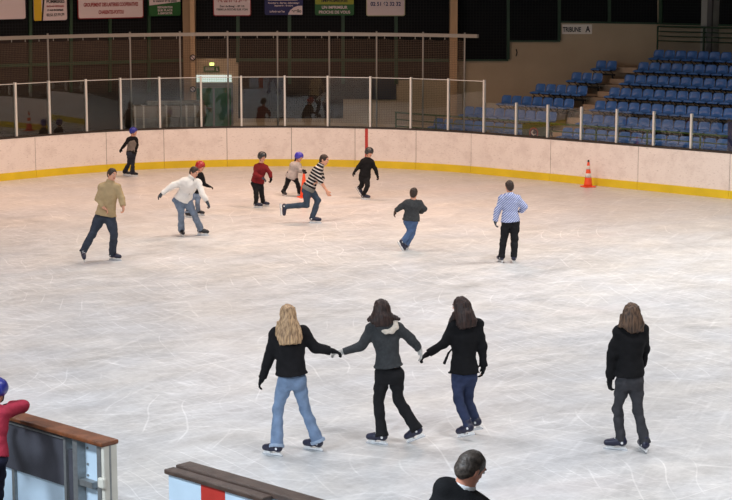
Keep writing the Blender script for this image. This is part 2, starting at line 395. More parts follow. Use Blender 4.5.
facepanel(onW1, nW1, [(372, 79), (396, 79), (396, 99.5), (372, 99.5)], 'window_8', base('dark_notice_board', srgb(40, 44, 58), .4), d=.05)

# green steel frame members
def member(fn, nrm, p, q, wpx, name='green_frame_post', mat=M_green, off=.03, d=.06, lab=None, cat='frame post', group=None):
    a = fn(*p); b = fn(*q); nn = np.array([nrm[0], nrm[1], 0]); ax = np.array([-nrm[1], nrm[0], 0.])
    dd = (b-a)/np.linalg.norm(b-a); s = np.cross(dd, nn); s /= np.linalg.norm(s); hw = wpx/33.0/2
    a = a+nn*off; b = b+nn*off; mb = MB(a if a[2] < b[2] else b)
    mb.quadbox([a-s*hw, a+s*hw, a+s*hw+nn*d, a-s*hw+nn*d, b-s*hw, b+s*hw, b+s*hw+nn*d, b-s*hw+nn*d])
    o = mb.build(name, mat); return tag(o, lab, cat, group)
places = {559: 'left of the tribune sign', 29.5: 'behind the yellow and white banner at far left', 70: 'between the yellow and white banner and the wide dairy banner', 109: 'behind the wide dairy banner', 148: 'just left of the green banner edge beside the beige column',
          238: 'at the right side of the exit door wall', 289.5: 'under the navy banner', 343: 'under the green printing banner', 396: 'under the white banner with the phone number',
          508: 'left of the stepped dark wall panel', 560: 'left of the tribune sign', 609: 'above and right of the tribune sign', 662: 'above the end of the upper railing'}
for x in (29.5, 70, 109, 148): member(onW0, nW0, (x, -60), (x, 92), 3, lab='dark green wall post '+places[x], group=None)
for x in (238, 289.5, 343, 396): member(onW1, nW1, (x, -60), (x, 84 if x > 238 else 62), 3.4, lab='dark green wall post '+places[x])
for x, y in ((508, 59), (559, 40), (609, 22.5)): member(onW1, nW1, (x, -60), (x, y), 3, lab='dark green wall post '+places[x])
member(onW2, nW2, (662, -60), (662, 23.5), 4, lab='dark green wall post '+places[662])
member(onW0, nW0, (-20, 66.2), (183, 60), 3, name='green_frame_beam', d=.05, lab='horizontal dark green wall beam across the brown brick wall at left', cat='beam')
member(onW1, nW1, (238, 59.7), (449, 60.2), 3, name='green_frame_beam', d=.05, lab='horizontal dark green wall beam right of the exit door', cat='beam')
member(onW1, nW1, (456, 60), (508, 60), 1.6, name='green_frame_beam', d=.05, lab='green sill under the lowest step of the dark wall panels', cat='beam')
member(onW1, nW1, (508, 41), (560, 41), 1.6, name='green_frame_beam', d=.05, lab='green sill under the middle step of the dark wall panels', cat='beam')
member(onW1, nW1, (560, 21.8), (657, 23.4), 1.8, name='green_frame_beam', d=.05, lab='green sill above the tribune sign', cat='beam')
member(onW2, nW2, (657, 23.5), (760, 26), 1.8, name='green_frame_beam', d=.05, lab='green sill above the upper railing', cat='beam')

def column(fn, nrm, x0, x1, yb, lab, mats, z0=0):
    a = fn(x0, 50, .05); b = fn(x1, 50, .05); nn = np.array([nrm[0], nrm[1], 0]); mid = (a+b)/2; mid[2] = z0
    t = empty('building_column', mid); tag(t, lab, 'column')
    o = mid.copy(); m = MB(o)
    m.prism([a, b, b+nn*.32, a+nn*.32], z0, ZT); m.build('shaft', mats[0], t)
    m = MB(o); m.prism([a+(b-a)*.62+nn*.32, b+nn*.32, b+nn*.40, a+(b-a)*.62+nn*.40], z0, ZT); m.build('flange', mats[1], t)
    return t
col1 = column(onW1, nW1, 184, 196, 0, 'tall beige steel column left of the exit door', (base('column_shaded_beige', srgb(150, 122, 92), .8), base('column_beige_paint', srgb(196, 160, 122), .8)), -.035)  # shaft is a darker copy of the column's beige, shade put into its colour
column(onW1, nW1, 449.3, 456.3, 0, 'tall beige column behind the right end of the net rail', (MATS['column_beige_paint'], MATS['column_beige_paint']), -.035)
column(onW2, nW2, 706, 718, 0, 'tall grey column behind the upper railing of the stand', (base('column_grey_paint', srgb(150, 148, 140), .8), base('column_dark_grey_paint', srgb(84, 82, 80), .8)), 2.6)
# small round no-smoking sign on the first column
P = onW1(192.5, 89, .49); mm = MB(P-np.array([0, 0, .11]))
seg = 20; v = []
def ring(c, r0, r1, nrm, d, mat, name, parent, seg=24):
    nn = np.array([nrm[0], nrm[1], 0.]); ax = np.array([-nrm[1], nrm[0], 0.]); mb = MB(); mb.v = []
    for k, dd in enumerate((0, d)):
        for r in (r0, r1):
            for i in range(seg):
                t = 2*math.pi*i/seg; mb.v.append(tuple(np.array(c)+ax*r*math.cos(t)+np.array([0, 0, r*math.sin(t)])+nn*dd))
    S = seg
    for i in range(S):
        j = (i+1) % S
        for q in ((i, j, S+j, S+i), (2*S+i, 3*S+i, 3*S+j, 2*S+j), (S+i, S+j, 3*S+j, 3*S+i), (i, 2*S+i, 2*S+j, j)): mb.f.append(q)
    return mb.build(name, mat, parent)
for (x, y, lb) in ((192.8, 89.3, 'small round prohibition sign on the beige column, lower of two'), (192.8, 57.5, 'small round prohibition sign on the beige column, upper of two')):
    Pc = onW1(x, y, .49); t = empty('prohibition_sign', Pc); tag(t, lb, 'sign')
    o = ring((0, 0, 0), .001, .07, nW1, .008, M_signwhite, 'plate', t); ring((0, 0, 0), .065, .095, nW1, .015, M_signblk, 'rim', t)
    m = MB(); nn = np.array([nW1[0], nW1[1], 0])*.012; m.bar(np.array([-.05, 0, .05])+nn, np.array([.05, 0, -.05])+nn, .010); m.build('slash', M_signblk, t)

# exit door with lit transom and exit sign
P = onW1(214, 127, .0); P[2] = -.035
door = empty('door_1', P); tag(door, kind='structure')
def dpart(x0, x1, y0, y1, name, mat, off, d, parent=door):
    a = onW1(x0, y1); b = onW1(x1, y0); nn = np.array([nW1[0], nW1[1], 0]); a2 = np.array([a[0], a[1], 0]); b2 = np.array([b[0], b[1], 0])
    m = MB(P); m.prism([a2+nn*off, b2+nn*off, b2+nn*(off+d), a2+nn*(off+d)], max(a[2], -.03), b[2]); return m.build(name, mat, parent)
Mdoor = base('green_door_paint', srgb(52, 110, 82), .5, 0, .08, 3)
dpart(197, 214, 88, 137, 'door_leaf', Mdoor, .0, .06); dpart(214.6, 232, 88, 137, 'door_leaf', Mdoor, .0, .06)
dpart(196, 233, 82.5, 87.5, 'door_header', base('door_header_grey', srgb(120, 124, 122), .6), .0, .08)
dpart(196.3, 231.5, 75, 82, 'transom_window', emis('daylit_transom', srgb(214, 232, 226), .9), .0, .04)
for x in (213.3, 231.8): dpart(x, x+1.4, 87.5, 137, 'door_frame', MATS['door_header_grey'], .05, .04)
dpart(199, 212, 107, 108, 'push_bar', M_steel, .08, .04)
Ps = onW1(211.5, 69, .06); t = empty('exit_sign', Ps-np.array([0, 0, .1])); tag(t, 'small dark green exit sign with running figure above the green door', 'exit sign')
m = MB(); ax = np.array([dW1[0], dW1[1], 0]); nn = np.array([nW1[0], nW1[1], 0])
def sbox(m, x0, x1, z0, z1, d0_, d1_):
    m.quadbox([ax*x0+nn*d0_+[0, 0, z0], ax*x1+nn*d0_+[0, 0, z0], ax*x1+nn*d1_+[0, 0, z0], ax*x0+nn*d1_+[0, 0, z0],
               ax*x0+nn*d0_+[0, 0, z1], ax*x1+nn*d0_+[0, 0, z1], ax*x1+nn*d1_+[0, 0, z1], ax*x0+nn*d1_+[0, 0, z1]])
sbox(m, -.24, .24, .02, .18, 0, .03); m.build('plate', M_signgrn, t)
m = MB()
m.bar(ax*.17+nn*.035+[0, 0, .09], ax*.165+nn*.035+[0, 0, .13], .016); m.bar(ax*.165+nn*.035+[0, 0, .15], ax*.166+nn*.035+[0, 0, .165], .012)
m.bar(ax*.17+nn*.035+[0, 0, .09], ax*.14+nn*.035+[0, 0, .05], .010); m.bar(ax*.17+nn*.035+[0, 0, .09], ax*.20+nn*.035+[0, 0, .04], .010)
m.build('running_figure', M_signwhite, t)
m = MB(); sbox(m, -.20, .08, .12, .14, .03, .034); sbox(m, -.20, .08, .065, .085, .03, .034); m.build('lettering_bars', M_signwhite, t)
Pl = onW1(212, 64.2, .04); t = empty('emergency_lamp', Pl); tag(t, 'small glowing emergency lamp just above the exit sign', 'lamp')
m = MB(); sbox(m, -.075, .075, -.05, .06, 0, .07); m.build('lamp_housing', M_signwhite, t)
m = MB(); sbox(m, -.06, .06, -.035, .045, .07, .10); m.build('lamp_diffuser', emis('emergency_glow', srgb(226, 255, 130), 2.2), t)

# hanging sponsor banners, fixed in front of the wall frame
def banner(fn, nrm, x0, x1, yb0, yb1, mat, lab, h=.95, border=None):
    a = fn(x0, yb0, .16); b = fn(x1, yb1, .16); t = empty('sponsor_banner', (a+b)/2); tag(t, lab, 'banner', 'sponsor banners along the top of the wall')
    ax = np.array([-nrm[1], nrm[0], 0]); ax = ax if np.dot(ax, b-a) > 0 else -ax; nn = np.array([nrm[0], nrm[1], 0])
    up = np.array([0, 0, 1.]); wd = float(np.dot(b-a, ax)); tilt = (b-a)/np.linalg.norm(b-a)
    def plate(x0, x1, z0, z1, d0_, d1_, r=0.04, cut=None):
        pts = []
        for cx, cz, s0 in ((x1-r, z0+r, -90), (x1-r, z1-r, 0), (x0+r, z1-r, 90), (x0+r, z0+r, 180)):
            for i in range(5):
                q = math.radians(s0+22.5*i); pts.append((cx+r*math.cos(q), cz+r*math.sin(q)))
        m = MB(); n = len(pts)
        for d in (d0_, d1_): m.v += [tuple(tilt*p[0]+up*p[1]+nn*d) for p in pts]
        m.f = [tuple(range(n)), tuple(n+i for i in reversed(range(n)))]+[(i, (i+1) % n, n+(i+1) % n, n+i) for i in range(n)]
        return m
    hw = wd/2
    if border is not None:
        plate(-hw, hw, 0, h, -.02, .0, .06).build('border', border, t); plate(-hw+.025, hw-.025, .025, h-.025, -.01, .012, .05).build('panel', mat, t)
    else: plate(-hw, hw, 0, h, -.02, .012, .06).build('panel', mat, t)
    m = MB()
    for sx in (-hw*.7, hw*.7): m.bar(tilt*sx+up*h+nn*0, tilt*sx+up*(h+.6)+nn*0, .01)
    m.build('hanger', M_black, t)
    return t, tilt, up, nn, hw, plate
def tx(bn, s, x, z, size, mat, fit=None):
    t, tilt, up, nn, hw, plate = bn; text(s, tilt*x+up*z+nn*.02, tilt, size, mat, t, fit=fit)
b = banner(onW0, nW0, -14, 25.5, 19.8, 18.8, M_signwhite, 'plain pinkish white banner cut by the left edge of the photo')
b = banner(onW0, nW0, 34, 67, 20.8, 20, M_signwhite, 'yellow and white banner, second from the left')
mq = b[5](-b[4]+.0, -b[4]+.24, 0, .95, .012, .02, .03); mq.build('yellow_field', M_signyel, b[0])
mq = MB(); mq.v = [tuple(b[1]*x+b[2]*z+b[3]*d) for d in (.02, .024) for x, z in ((-b[4]+.22, 0), (-b[4]+.27, 0), (-b[4]+.37, .95), (-b[4]+.32, .95))]
mq.f = [(0, 1, 2, 3), (7, 6, 5, 4), (0, 4, 5, 1), (1, 5, 6, 2), (2, 6, 7, 3), (3, 7, 4, 0)]; mq.build('dark_slash', M_signblk, b[0])
tx(b, 'POMMERIES', .16, .50, .13, M_signblk, .56); tx(b, 'VENTE AUX PARTICULIERS', .15, .38, .07, M_signred, .55); tx(b, 'ET AUX ENTREPRISES', .15, .27, .07, M_signblk, .5); tx(b, '02.51.57.88.78', .15, .12, .11, M_signblk, .56)
b = banner(onW0, nW0, 78, 143.5, 19.2, 17.8, M_signwhite, 'wide white dairy cooperative banner with dark red lettering', border=M_signred)
tx(b, 'GROUPEMENT DES LAITERIES COOPERATIVES', 0, .36, .15, M_signred, 1.78); tx(b, 'CHARENTES-POITOU', 0, .14, .15, M_signred, .82)
mq = b[5](-.9, .9, .60, .63, .012, .02, .01); mq.build('rule', M_signgrn, b[0])
b = banner(onW0, nW0, 149, 180.5, 16.3, 15.6, M_signgrn, 'green banner with white slanted top panel, left of the beige column')
mq = MB(); mq.v = [tuple(b[1]*x+b[2]*z+b[3]*d) for d in (.012, .02) for x, z in ((-b[4]+.01, .32), (b[4]-.01, .42), (b[4]-.01, .94), (-b[4]+.01, .94))]
mq.f = [(0, 1, 2, 3), (7, 6, 5, 4), (0, 4, 5, 1), (1, 5, 6, 2), (2, 6, 7, 3), (3, 7, 4, 0)]; mq.build('white_field', M_signwhite, b[0])
tx(b, 'la maison de la pizza', .0, .42, .10, M_signblk, .8)
for z, s in ((.23, 'RESTAURATION'), (.14, 'SUR PLACE'), (.05, 'A EMPORTER')): tx(b, s, 0, z, .085, M_signwhite, .5)
b = banner(onW1, nW1, 213.3, 251, 16, 16, M_signwhite, 'white banner with a red rim, right of the beige column', border=M_signred)
tx(b, 'Tel. 02 51 62 28 98', 0, .42, .14, M_signred, .9); tx(b, 'Zone du Bocage - BP 110', 0, .27, .08, M_signblk, .75); tx(b, '85000 LA ROCHE SUR YON', 0, .17, .08, M_signblk, .95)
b = banner(onW1, nW1, 264.7, 303, 15, 15, M_signnavy, 'navy blue banner with a white curved corner logo')
m = MB(); pts = [(b[4]-.02, .01), (b[4]-.02, .28), (b[4]-.15, .275), (b[4]-.28, .23), (b[4]-.38, .15), (b[4]-.44, .06), (b[4]-.45, .01)]
m.v = [tuple(b[1]*x+b[2]*z+b[3]*d) for d in (.012, .02) for x, z in pts]; n = len(pts); m.f = [tuple(range(n)), tuple(n+i for i in reversed(range(n)))]+[(i, (i+1) % n, n+(i+1) % n, n+i) for i in range(n)]
m.build('logo_corner', M_signwhite, b[0]); tx(b, 'erello', b[4]-.2, .08, .13, M_signblk, .30)
b[5](-.48, .42, .44, .47, .012, .018, .01).build('rule', M_signwhite, b[0]); tx(b, 'Fournitures - Bureau - Informatique', 0, .34, .07, M_signwhite, .95); tx(b, 'Imprimerie - Services', 0, .26, .07, M_signwhite, .55); tx(b, 'La Roche sur Yon', -.2, .08, .08, M_signwhite, .45)
b = banner(onW1, nW1, 315, 354, 15.3, 15.3, M_signgrn, 'yellow and green printing banner with white capitals')
b[5](-b[4]+.01, b[4]-.01, .33, .94, .012, .018, .03).build('yellow_field', base('sign_lime', srgb(150, 150, 40), .6), b[0])
tx(b, 'IMPRIMERIE', 0, .40, .12, M_signblk, .8); tx(b, 'UN IMPRIMEUR', 0, .20, .12, M_signwhite, .78); tx(b, 'PROCHE DE VOUS', 0, .055, .12, M_signwhite, .95)
b = banner(onW1, nW1, 366.3, 405, 16, 16, M_signwhite, 'white banner with a blue telephone number, rightmost of the row', border=base('sign_rim_beige', srgb(190, 180, 140), .6))
tx(b, '02 51 62 32 32', 0, .31, .16, M_signnavy, .92)

# TRIBUNE A sign
a = onW1(562, 34, .0); c = onW1(592, 24.3, .0); t = empty('tribune_sign', (a+c)/2-np.array([0, 0, (c[2]-a[2])/2])); tag(t, 'white sign reading TRIBUNE A on the beige wall above the blue seats', 'sign')
hw = (c[0]-a[0])/2; hh = c[2]-a[2]; m = MB(); sbox(m, -hw, hw, 0, hh, 0, .02); m.build('plate', base('tribune_plate', srgb(240, 228, 214), .6), t)
text('TRIBUNE', ax*(-.16)+nn*.024+[0, 0, .07], ax, .20, M_signblk, t, fit=.56); text('A', ax*.33+nn*.024+[0, 0, .06], ax, .26, M_signblk, t, fit=.15)
P = onW1(516, 53, .0); t = empty('wall_bracket', P); tag(t, 'small dark wall bracket on the beige wall left of the tribune sign', 'bracket')
m = MB(); m.bar((0, -.02, -.1), (.03, -.02, .02), .018); m.bar((.03, -.02, .02), (0, -.02, .12), .018); m.build('bracket_arm', M_black, t)

# ================================================================== RINK BARRIER
# path of the far boards: s runs from the end board (left) round the corner and along the long side
SE = 12.0
def path(s, off=0.0):
    """s=0 at the start of the corner arc (end-board side). returns xy and outward normal"""
    Larc = RC*math.pi/2
    if s < 0: u, v, n = U0, V1-RC+s, (-1, 0)
    elif s < Larc:
        a = math.pi-s/RC; u, v, n = U0+RC+RC*math.cos(a), V1-RC+RC*math.sin(a), (math.cos(a), math.sin(a))
    else: u, v, n = U0+RC+(s-Larc), V1, (0, 1)
    q = W(u+n[0]*off, v+n[1]*off); nn = W(*n)
    return np.array(q[:2]), np.array(nn[:2])
def projx(P, z):
    dz = z-CAMH; d = P[1]*cp-dz*sp; return 366+FPX*P[0]/d
def s_at(px, z=.6, off=0):
    lo, hi = -6.0, 32.0
    for _ in range(50):
        md = (lo+hi)/2
        if projx(path(md, off)[0], z) < px: lo = md
        else: hi = md
    return lo
HB = 1.13
p0, _ = path(s_at(366)); barrier = empty('rink_barrier', (p0[0], p0[1], 0)); borg = np.array([p0[0], p0[1], 0])
tag(barrier, 'long white rink board with yellow kick strip and glass round the far ice', 'rink barrier')
def strip(s0, s1, o0, o1, z0, z1, name, mat, parent=barrier, org=borg, step=.3, sm=False):
    k = max(1, int(math.ceil((s1-s0)/step))); m = MB(org); n0 = 0
    pts = []
    for i in range(k+1):
        s = s0+(s1-s0)*i/k; a, _ = path(s, o0); b_, _ = path(s, o1); pts.append((a, b_))
    for a, b_ in pts:
        for p, z in ((a, z0), (b_, z0), (b_, z1), (a, z1)): m.v.append((p[0]-org[0], p[1]-org[1], z-org[2]))
    for i in range(k):
        q = i*4
        for j in range(4): m.f.append((q+j, q+(j+1) % 4, q+4+(j+1) % 4, q+4+j))
    m.f.append((3, 2, 1, 0)); q = k*4; m.f.append((q, q+1, q+2, q+3))
    return m.build(name, mat, parent)
SL, SR = -6.0, s_at(800)
seams = [s_at(x) for x in (35.5, 106.5, 164, 227, 291.5, 355, 416, 471, 550.5, 638, 729.5)]
edges = [SL, (SL+seams[0])/2]+seams+[SR]
edges = sorted(edges)
for i in range(len(edges)-1):
    s0, s1 = edges[i]+.008, edges[i+1]-.008
    strip(s0, s1, 0.0, .05, .20, HB, 'board_panel', M_board)
strip(SL, SR, .012, .06, 0, HB, 'board_frame', base('board_seam_grey', srgb(120, 112, 106), .7))
for i in range(len(edges)-1): strip(edges[i]+.004, edges[i+1]-.004, -.02, .03, 0.0, .205, 'kick_strip', M_yellow)
strip(SL, SR, -.01, .16, HB, HB+.045, 'cap_rail', M_cap)
sr = s_at(366.5); strip(sr-.045, sr+.045, -.004, .02, .20, HB, 'goal_line_stripe', M_redpl)
# glass posts: tall ones left, short ones right
tall = [(-24, 0), (15.5, 0), (49, 0), (86, 0), (120.5, 0), (159.5, 0), (201, 0), (241.3, 0), (284.8, 0), (327.8, 0), (370.5, 0), (411, 0), (448.5, 0), (484.3, 1)]
ZG = HB+1.46
tops = {484.3: 81}
short = [516.5, 548, 581.5, 617, 654, 691.5, 736, 776]
gp = []
for x, _ in tall:
    s = s_at(x, 1.9, .08); gp.append((s, ZG+.04)); a, n = path(s, .08)
    m = MB(borg); tdir = np.array([-n[1], n[0]]); hw = .025
    m.prism([a-tdir*hw-n*.045, a+tdir*hw-n*.045, a+tdir*hw+n*.03, a-tdir*hw+n*.03], HB+.03, ZG+.05); m.build('glass_post', M_alu, barrier)
for x in short:
    s = s_at(x, 1.6, .08); a, n = path(s, .08); m = MB(borg); tdir = np.array([-n[1], n[0]]); hw = .024
    m.prism([a-tdir*hw-n*.045, a+tdir*hw-n*.045, a+tdir*hw+n*.03, a-tdir*hw+n*.03], HB+.03, HB+.93); m.build('glass_post', M_alu, barrier)
st = [s_at(x, 1.9, .08) for x, _ in tall]
for i in range(len(st)-1):
    strip(st[i]+.02, st[i+1]-.02, .075, .087, HB+.03, ZG, 'glass_pane', M_glass, step=5)
    strip(st[i]+.03, st[i+1]-.03, .072, .090, ZG, ZG+.018, 'glass_edge', M_alu, step=5)
ss = [st[-1]]+[s_at(x, 1.6, .08) for x in short]
for i in range(len(ss)-1): strip(ss[i]+.02, ss[i+1]-.02, .075, .087, HB+.03, HB+.88, 'glass_pane', M_glass, step=5)
# rest of the rink boards (seen only as mirror images in the glass)
mb = MB(); R = ringpts(0, 10); Ro = ringpts(.12, 10)
def seg_board(i0, i1, name):
    m = MB()
    for i in range(i0, i1):
        a, b_, c_, d_ = R[i], R[i+1], Ro[i+1], Ro[i]; m.prism([W(*a)[:2], W(*b_)[:2], W(*c_)[:2], W(*d_)[:2]], 0, HB)
    return m.build(name, M_board)
tag(seg_board(12, 32, 'trim_right_boards'), kind='structure')
m = MB(); m.uvbox(U0-.12, U0, V0+RC, V1-RC-6.1, 0, HB); tag(m.build('trim_end_boards', M_board), kind='structure')
m = MB(); m.uvbox(-31.07, -26.4, V0-.16, V0-.02, 0, HB); tag(m.build('trim_near_boards', M_board), kind='structure')

# net rail with poles and the hanging protective net
NO = .42
npx = [(-40, 0), (48.5, 0), (130.5, 0), (180.3, 0), (227.8, 0), (277.6, 0), (329.3, 0), (376.6, 0), (423, 0), (464.5, 0)]
ZR = 3.83
s0, s1 = s_at(-45, ZR, NO), s_at(478, ZR, NO)
a, _ = path(s_at(231, ZR, NO), NO); norg = np.array([a[0], a[1], -.035]); net = empty('net_support_frame', norg)
tag(net, 'thin grey poles carrying a long horizontal rail and protective net behind the glass', 'net frame')
strip(s0, s1, NO-.04, NO+.04, ZR-.05, ZR+.05, 'top_rail', M_pole, net, norg)
for x, _ in npx:
    s = s_at(x, 3.0, NO); a, _ = path(s, NO); m = MB(norg); m.bar((a[0], a[1], -.035), (a[0], a[1], ZR+.09), .027); m.build('pole', M_pole, net)
M_net = mat_net('protective_net_cord', (.11, .075, .05), .05, .0055)
k = 160; m = MB(norg)
for i in range(k+1):
    s = s0+(s1-.4-s0)*i/k; a, _ = path(s, NO); ph = (i % 5)/5.0; sag = .06*math.sin(math.pi*((i*(s1-.4-s0)/k) % .45)/.45)
    m.v.append((a[0]-norg[0], a[1]-norg[1], ZR-.10-sag-norg[2])); m.v.append((a[0]-norg[0], a[1]-norg[1], 1.25-norg[2]))
m.f = [(2*i, 2*i+2, 2*i+3, 2*i+1) for i in range(k)]
me = bpy.data.meshes.new('net'); me.from_pydata(m.v, [], m.f); uv = me.uv_layers.new(name='UVMap')
for l in me.loops:
    vi = l.vertex_index; uv.data[l.index].uv = ((vi//2)*(s1-.4-s0)/k, me.vertices[vi].co.z)
link('net', me, M_net, net)
for i in range(int((s1-.4-s0)/.45)):
    m = MB(norg); s = s0+i*.45; a, _ = path(s, NO); m.bar((a[0], a[1], ZR-.12), (a[0], a[1], ZR-.03), .012, 6); m.build('net_hook', M_pole, net)

# ================================================================== STAND (tribune)
UA = -31.07     # u of the zero mark of the stand
NR = 7; V_T = 39.1; TR = .80; F0 = .60; RI = .337
LLa = [-4.55, -3.45, -3.0, -2.25, -1.5, -1.05, .55]
for k in range(NR):
    v0 = V_T+TR*k; z = F0+RI*k; m = MB(W(UA+2, v0, 0))
    le = LLa[k]; m.uvbox(UA+le, UA+16, v0, (v0+TR if k < NR-1 else 45.25), -.035 if k == 0 else z-RI-.02, z)
    tag(m.build('stand_tier', M_concrete), kind='structure')
# aisle steps between the two seat blocks
M_step = base('aisle_step_beige', srgb(186, 160, 134), .85, 0, .12, 4)
asl = [(0.20, 1.0), (.27, .98), (.24, .86), (.14, .80), (.10, .76), (.04, .68), (-.1, .72)]
for k in range(NR-1):
    v0 = V_T+TR*k; z = F0+RI*k; l, r = asl[k+1]
    m = MB(W(UA+.5, v0+.4, z)); m.uvbox(UA+l-.02, UA+r-.03, v0+TR-.40, v0+TR-.002, z+.002, z+RI/2); m.uvbox(UA+l-.02, UA+r-.03, v0+TR, v0+TR+.40, z+RI, z+RI+.012)
    tag(m.build('aisle_step', M_step), kind='structure')
# lower and upper landing slabs at the head of the aisle
m = MB(); m.uvbox(UA-.55, UA+.55, V_T+TR*6+.02, 45.2, F0+RI*6+.002, F0+RI*6+.16); tag(m.build('aisle_landing', M_step), kind='structure')

# one seat: moulded shell on a steel bracket
def seat_shell_mesh():
    prof = [(.165, -.050), (.165, -.018), (.145, .004), (.09, .002), (.02, -.012), (-.06, -.008), (-.13, .018), (-.160, .05), (-.176, .10), (-.188, .155), (-.197, .20), (-.200, .232)]
    hw = [.150, .166, .174, .178, .180, .180, .180, .180, .180, .178, .166, .135]
    K = len(prof); NX = 9; vs = []; fs = []
    for side in (0, 1):
        for i, (x, z) in enumerate(prof):
            # normal of the profile
            a = prof[max(0, i-1)]; b = prof[min(K-1, i+1)]; tx_, tz_ = b[0]-a[0], b[1]-a[1]; l = math.hypot(tx_, tz_); nx, nz = tz_/l, -tx_/l
            for j in range(NX):
                q = -1+2*j/(NX-1); cur = .030*q**4+.012*q*q; off = cur if 2 <= i <= 10 else cur*.3
                vs.append((x-nx*-off*1 + (-nx*.014 if side else 0) * -1, q*hw[i], z+(-nz)*off*1+(nz*.014 if side else 0)))
    def id_(s, i, j): return s*K*NX+i*NX+j
    for i in range(K-1):
        for j in range(NX-1):
            fs.append((id_(0, i, j), id_(0, i, j+1), id_(0, i+1, j+1), id_(0, i+1, j))); fs.append((id_(1, i, j), id_(1, i+1, j), id_(1, i+1, j+1), id_(1, i, j+1)))
    for i in range(K-1):
        fs.append((id_(0, i, 0), id_(0, i+1, 0), id_(1, i+1, 0), id_(1, i, 0))); fs.append((id_(0, i, NX-1), id_(1, i, NX-1), id_(1, i+1, NX-1), id_(0, i+1, NX-1)))
    for j in range(NX-1):
        fs.append((id_(0, 0, j), id_(1, 0, j), id_(1, 0, j+1), id_(0, 0, j+1))); fs.append((id_(0, K-1, j), id_(0, K-1, j+1), id_(1, K-1, j+1), id_(1, K-1, j)))
    me = bpy.data.meshes.new('seat_shell'); me.from_pydata(vs, [], fs); bm = bmesh.new(); bm.from_mesh(me); bmesh.ops.recalc_face_normals(bm, faces=bm.faces); bm.to_mesh(me); bm.free(); me.shade_smooth()
    return me
seat_me = seat_shell_mesh(); seat_me.materials.append(M_blue)
m = MB()
for y in (-.12, .12):
    m.bar((.15, y, -.055), (-.15, y, -.03), .012, 6); m.bar((-.15, y, -.03), (-.20, y, .12), .012, 6); m.bar((.15, y, -.05), (-.05, y, -.16), .012, 6)
m.bar((.15, -.14, -.055), (.15, .14, -.055), .011, 6)
br = m.build('seat_bracket', M_black); bracket_me = br.data; bpy.data.objects.remove(br)
ordn = ['first', 'second', 'third', 'fourth', 'fifth', 'sixth', 'seventh', 'eighth', 'ninth', 'tenth', 'eleventh', 'twelfth', 'thirteenth', 'fourteenth', 'fifteenth', 'sixteenth', 'seventeenth']
rown = ['front', 'second', 'third', 'fourth', 'fifth', 'sixth', 'top']
PH = .46; proto = None
rot_seat = math.atan2(-NV[1], -NV[0])
def place_seat(u, v, z, label, group):
    global proto
    if proto is None:
        r = empty('stand_seat'); a = link('seat_shell', seat_me, None, r); b = link('seat_bracket', bracket_me, None, r); proto = (r, a, b)
    else:
        r = proto[0].copy(); col.objects.link(r)
        for q in proto[1:]:
            c = q.copy(); col.objects.link(c); c.parent = r
    r.location = W(u, v, z); r.rotation_euler = (0, 0, rot_seat); r['label'] = label; r['category'] = 'seat'; r['group'] = group
SP = .388
starts = [1.04, 1.11, .99, .91, .87, .79, .78]
lefts = {0: 10, 1: 9, 2: 7, 3: 5, 4: 3, 5: 2}
lend = {0: .12, 1: .25, 2: .26, 3: .14, 4: .10, 5: .03}
def row_beam(u0, u1, v, zf, lab):
    t = empty('seat_row_beam', W((u0+u1)/2, v+.02, zf)); tag(t, lab, 'seat beam', 'black beams under the stand seats'); o = np.array(W((u0+u1)/2, v+.02, zf))
    m = MB(o); m.uvbox(u0, u1, v, v+.05, zf+PH-.20, zf+PH-.15); m.build('beam', M_black, t)
    n = max(2, int(round((u1-u0)/.78))+1)
    for i in range(n):
        uu = u0+.08+(u1-u0-.16)*i/(n-1); m = MB(o); m.uvbox(uu-.02, uu+.02, v, v+.05, zf, zf+PH-.20); m.uvbox(uu-.02, uu+.02, v-.12, v+.14, zf+.001, zf+.02); m.build('support_leg', M_black, t)
for k in range(NR):
    v = V_T+.42+TR*k; zf = F0+RI*k; n = min(17, int((6.3+k*.22-starts[k])/SP)+1)
    for i in range(n):
        place_seat(UA+starts[k]+SP*(i+.5), v, zf+PH, 'blue plastic stand seat, %s row of the right block, %s from the aisle' % (rown[k], ordn[i]), 'blue seats of the stand right of the aisle')
    row_beam(UA+starts[k], UA+starts[k]+SP*n, v, zf, 'black steel beam under the %s seat row right of the aisle' % rown[k])
    if k in lefts:
        n = lefts[k]
        for i in range(n):
            place_seat(UA+lend[k]-SP*(i+.5), v, zf+PH, 'blue plastic stand seat, %s row of the left block, %s from the aisle' % (rown[k], ordn[i]), 'blue seats of the stand left of the aisle')
        row_beam(UA+lend[k]-SP*n, UA+lend[k], v, zf, 'black steel beam under the %s seat row left of the aisle' % rown[k])

def railing(u0, u1, v, z0, zt, bars, posts, lab, mat, name, r=.020):
    o = np.array(W((u0+u1)/2, v, z0)); t = empty(name, o); tag(t, lab, 'railing')
    for z in bars: m = MB(o); m.bar(W(u0, v, z), W(u1, v, z), r*.8 if z != max(bars) else r*1.2); m.build('rail_bar' if z != max(bars) else 'handrail', mat, t)
    for p in posts: m = MB(o); m.bar(W(p, v, z0), W(p, v, zt), r*1.2); m.build('post', mat, t)
    return t
def u_on(px, v, z):
    lo, hi = -45., 0.
    for _ in range(50):
        md = (lo+hi)/2; P = W(md, v)
        if projx(P, z) < px: lo = md
        else: hi = md
    return lo
vv = V_T+.05
railing(u_on(395.5, vv, 1.2), u_on(790, vv, 1.2), vv, F0, 1.43, (1.43, 1.22, 1.02, .82), [u_on(x, vv, 1.1) for x in (396, 436, 483, 541, 596, 647, 700, 757)],
        'low green steel railing along the front of the stand behind the glass', M_greenrail, 'front_railing', .021)
vv = 45.15; zb = F0+RI*6
